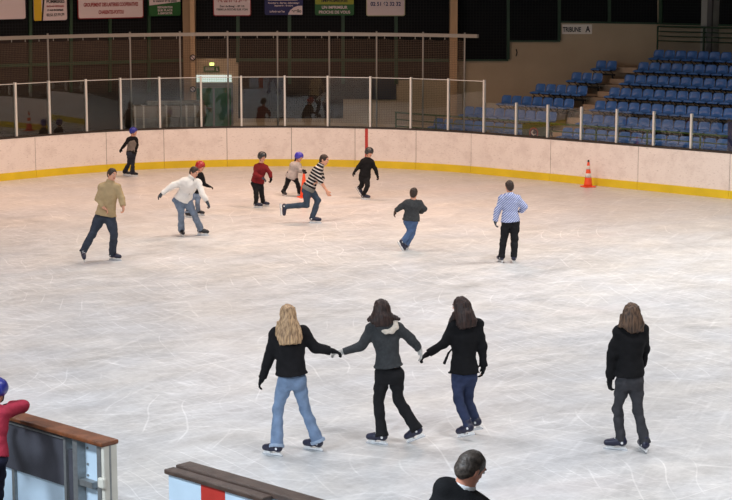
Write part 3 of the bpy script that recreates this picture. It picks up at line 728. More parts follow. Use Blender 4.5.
railing(u_on(657.5, vv, 3.5), u_on(790, vv, 3.5), vv, zb, 3.99, (3.99, 3.84, 3.70, 3.56), [u_on(x, vv, 3.5) for x in (657.5, 703.5, 750)],
        'dark green railing behind the top row of seats', M_green, 'upper_railing', .024)
# round club emblem panel on the front railing
uu = u_on(534.5, V_T, 1.0); o = np.array(W(uu, V_T-.02, .70)); t = empty('emblem_panel', o); tag(t, 'dark green panel with a round red and white club emblem on the front railing', 'panel')
m = MB(o); m.uvbox(uu-.42, uu+.42, V_T-.03, V_T-.01, .78, 1.38); m.build('panel_board', base('emblem_panel_green', srgb(40, 58, 46), .6), t)
nv = -NV; cc = np.array([nv[0]*.014, nv[1]*.014, .44])
ring(cc, .0005, .135, nv, .004, base('emblem_navy', srgb(28, 26, 60), .5), 'emblem_disc', t); ring(cc+np.array([nv[0], nv[1], 0])*.004, .125, .160, nv, .005, M_signred, 'emblem_ring', t)
m = MB(); q = np.array([nv[0], nv[1], 0])*.026+[0, 0, .44]; axx = np.array([AV[0], AV[1], 0])
m.bar(q+axx*-.07+[0, 0, .01], q+axx*-.01+[0, 0, .08], .022); m.bar(q+axx*-.06+[0, 0, .0], q+axx*.0+[0, 0, -.06], .02); m.bar(q+axx*.0+[0, 0, -.06], q+axx*.08+[0, 0, -.02], .014); m.build('emblem_figure', M_signwhite, t)
# deep blue padded post at the right edge
s = s_at(732.5, 1.5, .30); a, n = path(s, .30); t = empty('padded_post', (a[0]+.0, a[1], -.035)); tag(t, 'deep blue padded post behind the glass at the right edge of the photo', 'post')
m = MB(); m.bar((0, 0, 0), (0, 0, 1.93), .12, 20); m.build('padding', base('blue_post_padding', srgb(20, 34, 100), .6), t, True); m = MB(); m.bar((0, 0, 1.93), (0, 0, 1.98), .06, 16); m.build('post_cap', M_black, t)

# wrapped stack of spare boards behind the glass
bx0 = atY(132.5, 113, 51.85); bx1 = atY(206, 113, 52.35)
dd = np.array([bx1[0]-bx0[0], bx1[1]-bx0[1]]); Lb = np.linalg.norm(dd); dd /= Lb; nb = np.array([-dd[1], dd[0]])
o = np.array([(bx0[0]+bx1[0])/2, (bx0[1]+bx1[1])/2, -.035]); t = empty('wrapped_board_stack', o); tag(t, 'low stack of spare boards wrapped in grey plastic behind the glass', 'stack')
M_wrap = base('grey_plastic_wrap', srgb(104, 104, 98), .3, 0, .3, 4, .5, 14, spec=.6); M_boardstack = base('stack_beige_board', srgb(128, 118, 106), .7, 0, .1, 5)
def sb(l0, l1, w0, w1, z0, z1, name, mat, bev=0):
    m = MB(o); B = np.array([bx0[0], bx0[1]])
    m.prism([B+dd*l0+nb*w0, B+dd*l1+nb*w0, B+dd*l1+nb*w1, B+dd*l0+nb*w1], z0, z1); return m.build(name, mat, t, bevel=bev)
zt = atY(150, 106, 52.0)[2]
sb(0, Lb, 0, .55, -.035, .35, 'lower_pallet', M_boardstack); sb(0, Lb, -.01, .56, .36, zt*.55, 'wrapped_layer', M_wrap, .03); sb(.02, Lb-.02, 0, .55, zt*.56, zt*.80, 'wrapped_layer', M_wrap, .03)
sb(.0, Lb*1.0, -.02, .57, zt*.80, zt, 'board_layer', M_boardstack, .01); sb(Lb*.2, Lb*.98, .05, .5, zt+.02, zt+.13, 'top_board', M_wrap, .01)
for l in (.05, .30, Lb*.45, Lb*.72, Lb-.35): sb(l, l+.05, -.03, .58, .34, zt+.01, 'strap', base('light_strap', srgb(196, 194, 184), .5))
for z in (zt*.55, zt*.30+.2): sb(-.01, Lb+.01, -.025, .575, z-.015, z+.02, 'fold_edge', MATS['light_strap'])

# ================================================================== NEAR BOARDS (gate and bench board)
def nearuz(px, py, v):
    r = ray(px, py); t = v/(r[0]*NV[0]+r[1]*NV[1]); X, Y = r[0]*t, r[1]*t; return X*AV[0]+Y*AV[1], CAMH+r[2]*t
VO = 9.97; VI = 10.11            # outer and inner faces
def nbox(px0, px1, z0, z1, d0_, d1_, name, mat, parent, org, pyref=460, bev=0):
    u0 = nearuz(px0, pyref, VO)[0] if px0 is not None else None; u1 = nearuz(px1, pyref, VO)[0]
    m = MB(org); m.uvbox(u0, u1, VO+d0_, VO+d1_, z0, z1); return m.build(name, mat, parent, bevel=bev)
ug, _ = nearuz(60, 440, VO); go = np.array(W(ug, VO+.09, -.035)); gate = empty('rink_gate', go)
tag(gate, 'pale blue backed rink gate section with brown top rail and dark mat at lower left', 'gate')
uL = nearuz(-70, 440, VO)[0]; uR = -12.85
def gb(u0, u1, v0, v1, z0, z1, name, mat, bev=0, par=gate, org=go):
    m = MB(org); m.uvbox(u0, u1, v0, v1, z0, z1); return m.build(name, mat, par, bevel=bev)
U = lambda px: nearuz(px, 470, VO)[0]
gb(uL, uR-.05, VO+.10, VI, 0, 1.12, 'board_panel', M_panelblue)
gb(uL, uR, VO-.04, VI+.03, 1.12, 1.165, 'top_rail', M_brown, .012)
gb(uL, U(64), VO+.02, VO+.05, .60, 1.11, 'rubber_mat', M_matgrey, .006)
gb(uL, U(64.5), VO+.0, VO+.03, 1.075, 1.095, 'mat_trim', M_steel)
gb(uL, U(63), VO+.055, VO+.075, .04, .60, 'lower_sheet', M_panelblue)
gb(U(63), U(65.2), VO+.01, VO+.10, 0, 1.12, 'frame_post', M_steel)
gb(U(65.2), U(71.5), VO+.04, VO+.09, 0, .97, 'dark_channel', M_matgrey)
gb(U(73), U(77.5), VO+.0, VO+.10, 0, 1.12, 'frame_post', M_steel)
gb(U(97), U(101), VO+.0, VO+.10, 0, 1.12, 'frame_post', M_steel)
gb(U(77.5), U(90), VO+.02, VO+.09, .66, .72, 'cross_bracket', M_steel); gb(U(10), U(12.5), VO+.02, VO+.10, 0, .60, 'frame_post', M_steel)
gb(uR-.05, uR-.005, VO-.01, VI+.01, 0, 1.12, 'end_post', M_cream, .008); gb(uR-.01, uR-.002, VO+.055, VO+.075, 0, 1.12, 'end_post_groove', M_steel)
gb(uR-.07, uR+.02, VO-.045, VO+.0, .72, .82, 'latch', M_cream, .015)
m = MB(go)
for px, z in ((60, 1.05), (80, 1.02), (96, 1.02), (80, .86), (96, .86), (80, .75), (96, .55)):
    q = np.array(W(U(px), VO+.10, z)); m.bar(q, q-np.array([NV[0], NV[1], 0])*.012, .012, 8)
m.build('bolt_heads', M_steel, gate)
# bench board with red stripe
uB0 = nearuz(168, 480, 9.80)[0]; bo = np.array(W(uB0+1.2, VO, -.035)); bench = empty('bench_board', bo)
tag(bench, 'pale blue board with a red stripe and dark brown double top rail', 'rink board')
vB = 9.80; VO = 9.97; VI = 10.03
UBf = lambda px: nearuz(px, 485, vB)[0]
gb(uB0+.01, UBf(201), vB, VI, 0, 1.12, 'board_panel', M_panelblue, 0, bench, bo); gb(UBf(201), UBf(225), vB-.002, VI, 0, 1.12, 'red_stripe', M_redpl, 0, bench, bo); gb(UBf(225), uB0+1.7, vB, VI, 0, 1.12, 'board_panel', M_panelblue, 0, bench, bo)
gb(uB0+1.7, uB0+5, 9.93, VI, 0, 1.12, 'board_panel', M_panelblue, 0, bench, bo)
uE = nearuz(265, 498, vB)[0]
gb(uB0-.02, uE, vB-.03, 9.885, 1.12, 1.165, 'outer_rail', M_brown2, .01, bench, bo); gb(uB0-.0, uB0+5, 9.89, VI+.03, 1.13, 1.185, 'inner_rail', M_brown2, .01, bench, bo)
# near terrace where the man in front stands
m = MB(); m.uvbox(-40, 20, 3.2, 8.0, -.035, 1.20); tag(m.build('near_terrace', M_floor), kind='structure')

# ================================================================== TRAFFIC CONES
def cone(P, H, tilt, lab, cat='traffic cone', bands=((.34, .50), (.66, .80))):
    t = empty('traffic_cone', P); tag(t, lab, cat, 'orange traffic cones on the ice')
    R0 = .115*H/.7; R1 = .022*H/.7; zb = .03
    def rr(f): return R0+(R1-R0)*f
    m = MB(); s = .155*H/.7; m.prism([(-s, -s, 0), (s, -s, 0), (s, s, 0), (-s, s, 0)], 0, zb); m.build('base_plate', M_orange, t, bevel=.008)
    m = MB(); m.lathe((0, 0, 0), [(rr(i/10), zb+(H-zb)*i/10) for i in range(11)]); m.build('cone_body', M_orange, t, True)
    for f0, f1 in bands:
        m = MB(); m.lathe((0, 0, 0), [(rr(f0)+.003, zb+(H-zb)*f0), (rr(f1)+.003, zb+(H-zb)*f1)]); m.build('reflective_band', M_conew, t, True)
    m = MB(); m.lathe((0, 0, 0), [(R1+.006, H-.05), (R1+.002, H+.015)]); m.build('tip', M_black, t, True)
    t.rotation_euler = (0, tilt, .4); return t
cone(ground(588, 187), .70, 0, 'orange traffic cone with two pale bands standing by the far boards at right')
#PEOPLE#
# ================================================================== PEOPLE
class Field:
    """signed distance grid -> one smooth closed mesh (surface nets)"""
    def __init__(s, lo, hi, h):
        s.h = h; s.lo = np.array(lo, np.float32); s.n = np.ceil((np.array(hi)-np.array(lo))/h).astype(int)+1
        s.ax = [s.lo[i]+h*np.arange(s.n[i], dtype=np.float32) for i in range(3)]
        s.F = np.full(tuple(s.n), 1.0, np.float32)
    def _sub(s, lo, hi):
        a = np.maximum(0, np.floor((np.array(lo)-s.lo)/s.h).astype(int)); b = np.minimum(s.n, np.ceil((np.array(hi)-s.lo)/s.h).astype(int)+1)
        if np.any(b <= a): return None
        sl = tuple(slice(a[i], b[i]) for i in range(3))
        X, Y, Z = np.meshgrid(*(s.ax[i][sl[i]] for i in range(3)), indexing='ij')
        return sl, np.stack([X, Y, Z], -1)
    def merge(s, fn, lo, hi, k):
        m = k+2*s.h; q = s._sub(np.array(lo)-m, np.array(hi)+m)
        if q is None: return
        sl, P = q; d = fn(P).astype(np.float32); a = s.F[sl]
        if k > 0:
            g = np.maximum(k-np.abs(a-d), 0)/k; s.F[sl] = np.minimum(a, d)-g*g*k*.25
        else: s.F[sl] = np.minimum(a, d)
    def carve(s, fn, lo, hi):
        q = s._sub(lo, hi)
        if q is None: return
        sl, P = q; s.F[sl] = np.maximum(s.F[sl], -fn(P).astype(np.float32))
    def cut(s, p, n):
        """remove everything on the +n side of point p"""
        n = np.array(n, float)/np.linalg.norm(n); X, Y, Z = np.meshgrid(*s.ax, indexing='ij')
        s.F = np.maximum(s.F, ((X-p[0])*n[0]+(Y-p[1])*n[1]+(Z-p[2])*n[2]).astype(np.float32))
    def cone(s, a, b, ra, rb, k=.03, clip0=False, clip1=False):
        a = np.array(a, float); b = np.array(b, float); ab = b-a; L2 = float(ab@ab); L = math.sqrt(L2)
        def fn(P):
            q = P-a; t = (q@ab)/L2; tc = np.clip(t, 0, 1)
            d = np.linalg.norm(q-tc[..., None]*ab, axis=-1)-(ra+(rb-ra)*tc)
            if clip1: d = np.maximum(d, (t-1)*L)
            if clip0: d = np.maximum(d, -t*L)
            return d
        r = max(ra, rb); s.merge(fn, np.minimum(a, b)-r, np.maximum(a, b)+r, k)
    def ell(s, c, R, r, k=.02, carve=False):
        c = np.array(c, float); R = np.array(R, float); r = np.array(r, float)
        def fn(P):
            q = (P-c)@R.T; k0 = np.linalg.norm(q/r, axis=-1); k1 = np.linalg.norm(q/(r*r), axis=-1)+1e-6
            return k0*(k0-1)/k1
        m = max(r)
        if carve: s.carve(fn, c-m-.02, c+m+.02)
        else: s.merge(fn, c-m, c+m, k)
    def loft(s, A, B, LA, LB, keys, bend=(0, 0, 0), k=.03):
        """elliptical tube along A->B; keys (t, half width, half depth)"""
        A = np.array(A, float); B = np.array(B, float); ab = B-A; L2 = float(ab@ab); L = math.sqrt(L2); bend = np.array(bend, float)
        LA = np.array(LA, float); LB = np.array(LB, float); kt = [q[0] for q in keys]; ka = [q[1] for q in keys]; kb = [q[2] for q in keys]
        def fn(P):
            q = P-A; t = (q@ab)/L2; tc = np.clip(t, kt[0], kt[-1]); tm = np.clip(t, 0, 1)
            lat = LA+(LB-LA)*tm[..., None]; lat = lat-(lat@(ab/L))[..., None]*(ab/L); lat /= np.linalg.norm(lat, axis=-1)[..., None]
            dep = np.cross(lat, ab/L); c = tc[..., None]*ab+(4*tm*(1-tm))[..., None]*bend
            r = q-c; x = np.sum(r*lat, -1); y = np.sum(r*dep, -1); a = np.interp(tc, kt, ka); b = np.interp(tc, kt, kb)
            k0 = np.sqrt((x/a)**2+(y/b)**2); k1 = np.sqrt((x/a**2)**2+(y/b**2)**2)+1e-6
            d = k0*(k0-1)/k1; return np.maximum(d, np.maximum((t-kt[-1])*L, (kt[0]-t)*L))
        m = max(ka+kb)+np.linalg.norm(bend); P0 = A+ab*kt[0]; P1 = A+ab*kt[-1]
        s.merge(fn, np.minimum(P0, P1)-m, np.maximum(P0, P1)+m, k)
    def wrinkle(s, amp, f, seed=0):
        X, Y, Z = np.meshgrid(*s.ax, indexing='ij'); w_ = 1.3*np.sin(Z*f*.5+seed)+1.1*np.sin(X*f*.4+1+seed)
        s.F += (amp*(np.sin(Z*f+w_+X*f*.3)+.6*np.sin(X*f*.8-Z*f*.7+2*w_+seed)+.5*np.sin(Y*f*.9+Z*f*.5+w_))).astype(np.float32)
    def mesh(s, name, org):
        F = s.F; F[0] = F[-1] = 1; F[:, 0] = F[:, -1] = 1; F[:, :, 0] = F[:, :, -1] = 1
        S = F < 0; nx, ny, nz = S.shape
        if not S.any(): return None
        cnt = np.zeros((nx-1, ny-1, nz-1), np.int8)
        cs = [(i, j, k) for i in (0, 1) for j in (0, 1) for k in (0, 1)]
        for i, j, k in cs: cnt += S[i:nx-1+i, j:ny-1+j, k:nz-1+k]
        act = np.argwhere((cnt > 0) & (cnt < 8)); idm = np.full(cnt.shape, -1, np.int64); idm[act[:, 0], act[:, 1], act[:, 2]] = np.arange(len(act))
        acc = np.zeros((len(act), 3)); num = np.zeros(len(act))
        val = {c: F[act[:, 0]+c[0], act[:, 1]+c[1], act[:, 2]+c[2]] for c in cs}
        for c in cs:
            for ax_ in range(3):
                if c[ax_] == 0:
                    e = list(c); e[ax_] = 1; v0 = val[c]; v1 = val[tuple(e)]; cr = (v0 < 0) != (v1 < 0)
                    t = np.where(cr, v0/np.where(cr, v0-v1, 1), 0); p = np.tile(np.array(c, float), (len(act), 1)); p[:, ax_] += t
                    acc += p*cr[:, None]; num += cr
        V = (act+acc/num[:, None])*s.h+s.lo-np.array(org); quads = []
        for ax_ in range(3):
            a = np.moveaxis(S, ax_, 0); e = np.argwhere(a[:-1] != a[1:]); sg = a[:-1][e[:, 0], e[:, 1], e[:, 2]]
            I = np.moveaxis(idm, ax_, 0); x, y, z = e.T
            q = np.stack([I[x, y-1, z-1], I[x, y, z-1], I[x, y, z], I[x, y-1, z]], 1)
            flip = ~sg if ax_ != 1 else sg
            q[flip] = q[flip][:, ::-1]; quads.append(q)
        Q = np.concatenate(quads); me = bpy.data.meshes.new(name)
        me.vertices.add(len(V)); me.vertices.foreach_set('co', V.astype(np.float32).ravel())
        me.loops.add(len(Q)*4); me.loops.foreach_set('vertex_index', Q.astype(np.int32).ravel())
        me.polygons.add(len(Q)); me.polygons.foreach_set('loop_start', np.arange(0, len(Q)*4, 4, dtype=np.int32)); me.polygons.foreach_set('loop_total', np.full(len(Q), 4, np.int32))
        me.update(calc_edges=True); me.validate(); me.shade_smooth(); return me

def unit(v): v = np.array(v, float); return v/np.linalg.norm(v)
def yawv(a, p=0): a = math.radians(a); p = math.radians(p); return np.array([math.cos(a)*math.cos(p), math.sin(a)*math.cos(p), math.sin(p)])

M_skin = base('skin', srgb(214, 158, 132), .55, 0, .04, 20, spec=.35)
M_skin2 = base('skin_flushed', srgb(206, 142, 118), .55, 0, .04, 20, spec=.35)
M_eyew = base('eye_white', srgb(225, 222, 215), .3); M_iris = base('eye_iris', srgb(40, 28, 22), .3)
M_lip = base('lips', srgb(168, 92, 84), .5)
M_boot = base('navy_skate_boot', srgb(30, 32, 56), .38, 0, .1, 20, spec=.5)
M_bootblk = base('black_skate_boot', srgb(24, 24, 30), .38, 0, .1, 20, spec=.5)
M_holder = base('white_blade_holder', srgb(232, 232, 232), .4); M_blade = base('polished_blade', srgb(210, 214, 220), .22, .9)
def cloth(name, r, g, b, noise=.12, ns=14, bump=.35, bs=110, rough=.92, st=(1, 1, 1)): return base(name, srgb(r, g, b), rough, 0, noise, ns, bump, bs, .18, stretch=st)
M_blackwool = cloth('black_wool', 30, 29, 31, .15); M_blackjk = cloth('black_jacket_cloth', 24, 24, 26, .15); M_blackpant = cloth('black_trouser_cloth', 32, 32, 34, .12)
M_hoodgrey = cloth('charcoal_knit', 62, 64, 66, .14, 30); M_fleece = cloth('cream_fleece_lining', 214, 202, 188, .12, 40, .8, 60)
M_jeansblue = cloth('light_blue_denim', 118, 138, 166, .22, 9); M_jeansdk = cloth('dark_blue_denim', 50, 58, 84, .22, 9); M_jeansgrey = cloth('charcoal_denim', 60, 60, 64, .22, 9)
M_jeansmid = cloth('washed_denim', 62, 74, 90, .22, 9); M_jeansmid2 = cloth('blue_grey_denim', 114, 128, 148, .22, 9)
M_blackglove = cloth('black_glove_knit', 24, 24, 26, .1); M_greyglove = cloth('pale_grey_glove_knit', 186, 184, 180, .1); M_gg2 = cloth('slate_glove_knit', 72, 80, 88, .1)
def hairmat(name, c1, c2, st=(1, 1, .12)):
    m = bpy.data.materials.new(name); t = nt(m); N = t.nodes; L = t.links; b = N['Principled BSDF']; b.inputs['Roughness'].default_value = .5; b.inputs['Specular IOR Level'].default_value = .35
    tc = N.new('ShaderNodeTexCoord'); mp = N.new('ShaderNodeMapping'); mp.inputs['Scale'].default_value = st; L.new(tc.outputs['Object'], mp.inputs[0])
    n = N.new('ShaderNodeTexNoise'); n.inputs['Scale'].default_value = 55; n.inputs['Detail'].default_value = 4; L.new(mp.outputs[0], n.inputs['Vector'])
    r = N.new('ShaderNodeValToRGB'); r.color_ramp.elements[0].position = .35; r.color_ramp.elements[1].position = .65; r.color_ramp.elements[0].color = (*srgb(*c1), 1); r.color_ramp.elements[1].color = (*srgb(*c2), 1)
    L.new(n.outputs['Fac'], r.inputs[0]); L.new(r.outputs[0], b.inputs['Base Color'])
    bp = N.new('ShaderNodeBump'); bp.inputs['Strength'].default_value = .6; bp.inputs['Distance'].default_value = .01; L.new(n.outputs['Fac'], bp.inputs['Height']); L.new(bp.outputs[0], b.inputs['Normal']); return m
H_blonde = hairmat('blonde_hair', (128, 100, 74), (206, 170, 130)); H_brown = hairmat('dark_brown_hair', (30, 21, 19), (62, 42, 36)); H_mid = hairmat('brown_hair', (48, 36, 30), (108, 84, 66)); H_short = hairmat('short_dark_hair', (36, 27, 23), (66, 50, 42), (1, 1, 1)); H_crop = hairmat('cropped_grey_brown_hair', (50, 43, 39), (84, 74, 67), (1, 1, 1))

def hand_into(F, Wr, d, n, lat, k=1.0, curl=25, fat=1.0, sm=.008):
    """palm, four unequal bent fingers and a thumb; d = pointing, n = palm side, lat = thumb side"""
    d = unit(d); lat = unit(lat-np.dot(lat, d)*d); n = unit(np.cross(d, lat)) if np.dot(np.cross(d, lat), n) > 0 else -unit(np.cross(d, lat))
    F.cone(Wr-d*.02*k, Wr+d*.035*k, .024*k*fat, .026*k*fat, .015)
    F.ell(Wr+d*.055*k, [d, lat, n], (.050*k, .040*k*fat, .018*k*fat), .015)
    for off, ln, cz in ((.029, .070, 0), (.010, .079, 4), (-.010, .074, 8), (-.028, .058, 12)):
        b = Wr+d*.090*k+lat*off*k; a = 0; L_ = ln*k; p = b-d*.012*k
        for i, f in enumerate((.45, .32, .23)):
            a += math.radians((curl+cz)*(.6 if i == 0 else 1)); dr = math.cos(a)*d+math.sin(a)*n+lat*off*1.2*(1 if i == 0 else .4)
            q = p+unit(dr)*(L_*f+(.012*k if i == 0 else 0)); r0 = (.0098-.0012*i)*k*fat; F.cone(p, q, r0, r0*.92, sm); p = q
    p = Wr+d*.025*k+lat*.028*k; q = p+unit(d*.75+lat*.8+n*.25)*.036*k; F.cone(p, q, .0125*k*fat, .0115*k*fat, .012); F.cone(q, q+unit(d+lat*.15+n*.35)*.032*k, .0112*k*fat, .0095*k*fat, .008)

def person(label, Y0, spec, h=.0125):
    J = lambda t: atY(t[0], t[1], Y0+(t[2] if len(t) > 2 else 0))
    k = spec.get('k', 1.0); hk = spec.get('hk', k); bw = spec.get('bw', 1.0)*k; bd = spec.get('bd', 1.0)*k
    Hc = J(spec['head']); N_ = J(spec['neck']); SA, SB = J(spec['sh'][0]), J(spec['sh'][1]); HA, HB_ = J(spec['hip'][0]), J(spec['hip'][1])
    face = yawv(*spec['face']); tor = yawv(spec['torso']); upv = unit(Hc-N_)
    up = unit(upv*.6+np.array([0, 0, 1.])*.4); face = unit(face); rgt = unit(np.cross(face, up)); up = unit(np.cross(rgt, face)); R = [rgt, face, up]
    Pm = (HA+HB_)/2; feet = []
    for f in spec['feet']:
        if f is None: feet.append(None); continue
        px, py, z, yaw, pit = f[:5]; roll = f[5] if len(f) > 5 else 0
        c = ground(px, py, z) if z is not None else atY(px, py, Y0+f[6])
        fw = yawv(yaw, -pit); u_ = unit(np.array([0, 0, 1.])-fw*fw[2]) if abs(fw[2]) < .97 else yawv(yaw)
        if pit > 60: u_ = unit(yawv(yaw)-fw*np.dot(yawv(yaw), fw))
        sd = np.cross(fw, u_); rr = math.radians(roll); u2 = u_*math.cos(rr)+sd*math.sin(rr); sd = np.cross(fw, u2); feet.append((c, fw, sd, u2))
    fk = spec.get('fk', k)
    ank = [None if f is None else f[0]-f[1]*.055*fk+f[3]*.138*fk for f in feet]
    arms = []
    for (e, w_, t) in spec['arms']: arms.append((J(e), J(w_), J(t)))
    org = np.array([Pm[0], Pm[1], spec.get('z0', 0.0)])
    root = empty('person', org); tag(root, label, 'person', spec.get('group'))
    pts = [Hc, N_, SA, SB, HA, HB_]+[q for a in arms for q in a]+[q for q in ank if q is not None]+[f[0] for f in feet if f is not None]
    lo = np.min(pts, 0)-.22*k; hi = np.max(pts, 0)+.22*k
    def sub(ps, m=.2): return np.min(ps, 0)-m, np.max(ps, 0)+m
    def out(F, name, mat, parent=root):
        me = F.mesh(name, org); return None if me is None else link(name, me, mat, parent)
    SM = (SA+SB)/2; latS = unit(SB-SA); latH = unit(HB_-HA); dep = tor; knees = []
    for i, (H_, A_) in enumerate(zip((HA, HB_), ank)):
        if A_ is None: knees.append(None); continue
        kp = spec['knee'][i]; yk = (H_[1]+A_[1])/2-Y0+(kp[2] if len(kp) > 2 else .05*(1 if tor[1] > 0 else -1)*k); knees.append(atY(kp[0], kp[1], Y0+yk))
    # ---- body: one continuous surface
    bare = spec.get('bare', [False, False])
    F = Field(lo, hi, .0085 if any(bare) and Y0 < 60 else .0125)
    F.ell(Hc+up*.028*hk-face*.008*hk, R, (.074*hk, .094*hk, .088*hk), .01); F.ell(Hc+face*.022*hk-up*.050*hk, R, (.056*hk, .066*hk, .072*hk), .04)
    F.ell(Hc+face*.070*hk-up*.098*hk, R, (.020*hk, .018*hk, .016*hk), .03)
    F.cone(Hc+face*.086*hk+up*.012*hk, Hc+face*.104*hk-up*.026*hk, .010*hk, .015*hk, .014)
    F.cone(Hc+face*.082*hk+up*.03*hk-rgt*.035*hk, Hc+face*.082*hk+up*.03*hk+rgt*.035*hk, .010*hk, .010*hk, .02)
    for s_ in (-1, 1): F.ell(Hc+rgt*s_*.077*hk-up*.012*hk-face*.008*hk, [unit(rgt+face*.3*s_), face, up], (.009*hk, .020*hk, .032*hk), .006); F.ell(Hc+rgt*s_*.031*hk+face*.092*hk+up*.008*hk, R, (.014*hk, .010*hk, .010*hk), carve=True)
    F.cone(N_-unit(N_-Pm)*.02, Hc-up*.045*hk-face*.02*hk, .060*hk, .052*hk, .03)
    F.loft(Pm, N_, latH, latS, [(-.10, .13*bw, .085*bd), (.05, .150*bw, .105*bd), (.35, .120*bw, .088*bd), (.72, .150*bw, .108*bd), (.90, .145*bw, .085*bd), (1.0, .055*bw, .055*bd)], k=.04)
    for S_, (E_, W_, T_), b_ in zip((SA, SB), arms, bare):
        F.cone(S_*.8+SM*.2, S_, .055*k, .052*k, .05); F.cone(S_, E_, .044*k, .034*k, .02); F.cone(E_, E_+(W_-E_)*.35, .034*k, .035*k, .01); F.cone(E_+(W_-E_)*.35, W_, .035*k, .025*k, .01)
        d = unit(T_-W_); lt = unit(np.cross(d, np.cross(tor, d))) if abs(np.dot(d, tor)) < .9 else np.array([0, 0, 1.])
        inn = unit(Pm-W_)
        hand_into(F, W_, d, inn, lt, k*(1.0 if b_ else .9), spec.get('curl', 28), 1.0 if b_ else .72)
    for H_, K_, A_, f in zip((HA, HB_), knees, ank, feet):
        if A_ is None: continue
        F.cone(H_*.9+Pm*.1, K_, .074*bw, .044*k, .04); F.cone(K_, A_, .043*k, .032*k, .02); F.cone(K_+(A_-K_)*.2-tor*.006*k, K_+(A_-K_)*.45-tor*.006*k, .040*k, .038*k, .02)
        F.cone(A_-f[3]*.03, A_+f[1]*.13*fk-f[3]*.06*fk, .034*k, .024*k, .02)
    body = out(F, 'body', spec.get('skin', M_skin))
    # ---- face details
    for s_ in (-1, 1):
        c = Hc+rgt*s_*.031*hk+face*.083*hk+up*.008*hk-org
        m = MB(); m.lathe((0, 0, 0), [(.002, -.011), (.008, -.008), (.011, 0), (.008, .008), (.002, .011)], 12); m.v = [tuple(np.array(q)*hk*.95+c) for q in m.v]; m.build('eye', M_eyew, root, True)
        m = MB(); m.bar(c+face*.009*hk, c+face*.0125*hk, .0062*hk, 12); m.build('iris', M_iris, root)
        m = MB(); b0 = Hc+face*.094*hk+up*.030*hk-org; m.bar(b0+rgt*s_*.014*hk, b0+rgt*s_*.046*hk+up*.001-face*.010*hk, .0055*hk, 8); m.build('eyebrow', spec.get('hairmat', H_short), root)
    m = MB(); b0 = Hc+face*.088*hk-up*.062*hk-org; m.bar(b0-rgt*.022*hk, b0, .0052*hk, 8, .0075*hk); m.bar(b0, b0+rgt*.022*hk, .0075*hk, 8, .0052*hk); m.build('mouth', M_lip, root)
    # ---- hair
    hm = spec.get('hairmat', H_short)
    if spec.get('hair'):
        kind = spec['hair']; allp = [Hc]+[J(q) for L_ in spec.get('locks', []) for q in L_[:2]]; a, b = sub(allp, .24); F = Field(a, b, h*.8)
        vol = spec.get('hvol', 1.0); F.ell(Hc+up*.030*hk-face*.014*hk, R, (.086*hk*vol, .104*hk*vol, .098*hk*vol), .01)
        if kind == 'short': F.ell(Hc-face*.05*hk-up*.025*hk, R, (.074*hk, .062*hk, .075*hk), .03)
        F.ell(Hc+face*.115*hk-up*.035*hk, R, (.085*hk, .085*hk, .115*hk), carve=True)
        if kind == 'short':
            F.ell(Hc+face*.02*hk-up*.11*hk, R, (.12*hk, .07*hk, .085*hk), carve=True)
        for L_ in spec.get('locks', []):
            A_, B_ = J(L_[0]), J(L_[1]); F.loft(A_, B_, np.array([1., 0, 0]), np.array([1., 0, 0]), L_[2], k=.04)
        
        if kind == 'short': F.wrinkle(.0018, 90, 1.7)
        else:
            X, Y_, Z = np.meshgrid(*F.ax, indexing='ij'); F.F += (.0030*np.sin(X*230+6*np.sin(Z*9)+3*np.sin(Y_*30))+.0028*np.sin(X*95+2*np.sin(Z*7+1)+Y_*40)).astype(np.float32)
        out(F, 'hair', hm)
    # ---- helmet
    if spec.get('helmet'):
        hp = spec['helmet']; a, b = sub([Hc], .26); F = Field(a, b, .008)
        F.ell(Hc+up*.040*hk-face*.006*hk, R, (.108*hk, .130*hk, .106*hk), .01); F.ell(Hc-up*.01*hk-face*.050*hk, R, (.100*hk, .080*hk, .08*hk), .03)
        F.ell(Hc+face*.135*hk-up*.058*hk, R, (.085*hk, .10*hk, .105*hk), carve=True); F.cut(Hc-up*.055*hk, -up)
        F.ell(Hc+up*.022*hk-face*.004*hk, R, (.080*hk, .100*hk, .084*hk), carve=True)
        for s_ in (-1, 0, 1): F.ell(Hc+up*.142*hk+rgt*s_*.045*hk-face*.0*hk-up*(abs(s_)*.012-.006)*hk, R, (.010*hk, .080*hk, .020*hk), carve=True)
        hl = out(F, 'helmet', hp)
        m = MB(); ch = Hc+face*.062*hk-up*.118*hk-org
        for s_ in (-1, 1): e = Hc+rgt*s_*.082*hk-up*.02*hk-org; md = Hc+rgt*s_*.06*hk-up*.09*hk+face*.03*hk-org; m.bar(e, md, .006*hk); m.bar(md, ch, .006*hk)
        m.build('chin_strap', M_black, hl)
        if spec.get('goggles'):
            F = Field(a, b, .008); F.ell(Hc+face*.078*hk+up*.012*hk, R, (.066*hk, .034*hk, .022*hk), .01); out(F, 'goggles', base('goggle_lens', srgb(60, 64, 66), .15), hl)
    # ---- trousers
    tr = spec.get('trousers'); tx1 = spec.get('twt', .7)
    if tr is not None and ank[0] is not None:
        ps = [HA, HB_]+[q for q in knees+ank if q is not None]; a, b = sub(ps, .20); F = Field(a, b, h); fl = spec.get('flare', 1.0); tw = spec.get('tw', 1.0)
        ax_ = unit(N_-Pm); F.loft(Pm-ax_*.02, Pm+ax_*.22*k, latH, latH, [(-.35, .148*bw, .100*bd), (0, .166*bw, .116*bd), (.3, .154*bw, .108*bd), (tx1, .138*bw, .100*bd)], k=.04)
        for H_, s_ in ((HA, 1), (HB_, 1)): F.ell(H_*.72+Pm*.28-tor*.034*k-ax_*.02*k, [latH, tor, unit(np.cross(latH, tor))], (.082*bw*spec.get('gl', 1), .082*bd*spec.get('gl', 1), .085*k*spec.get('gl', 1)), .05)
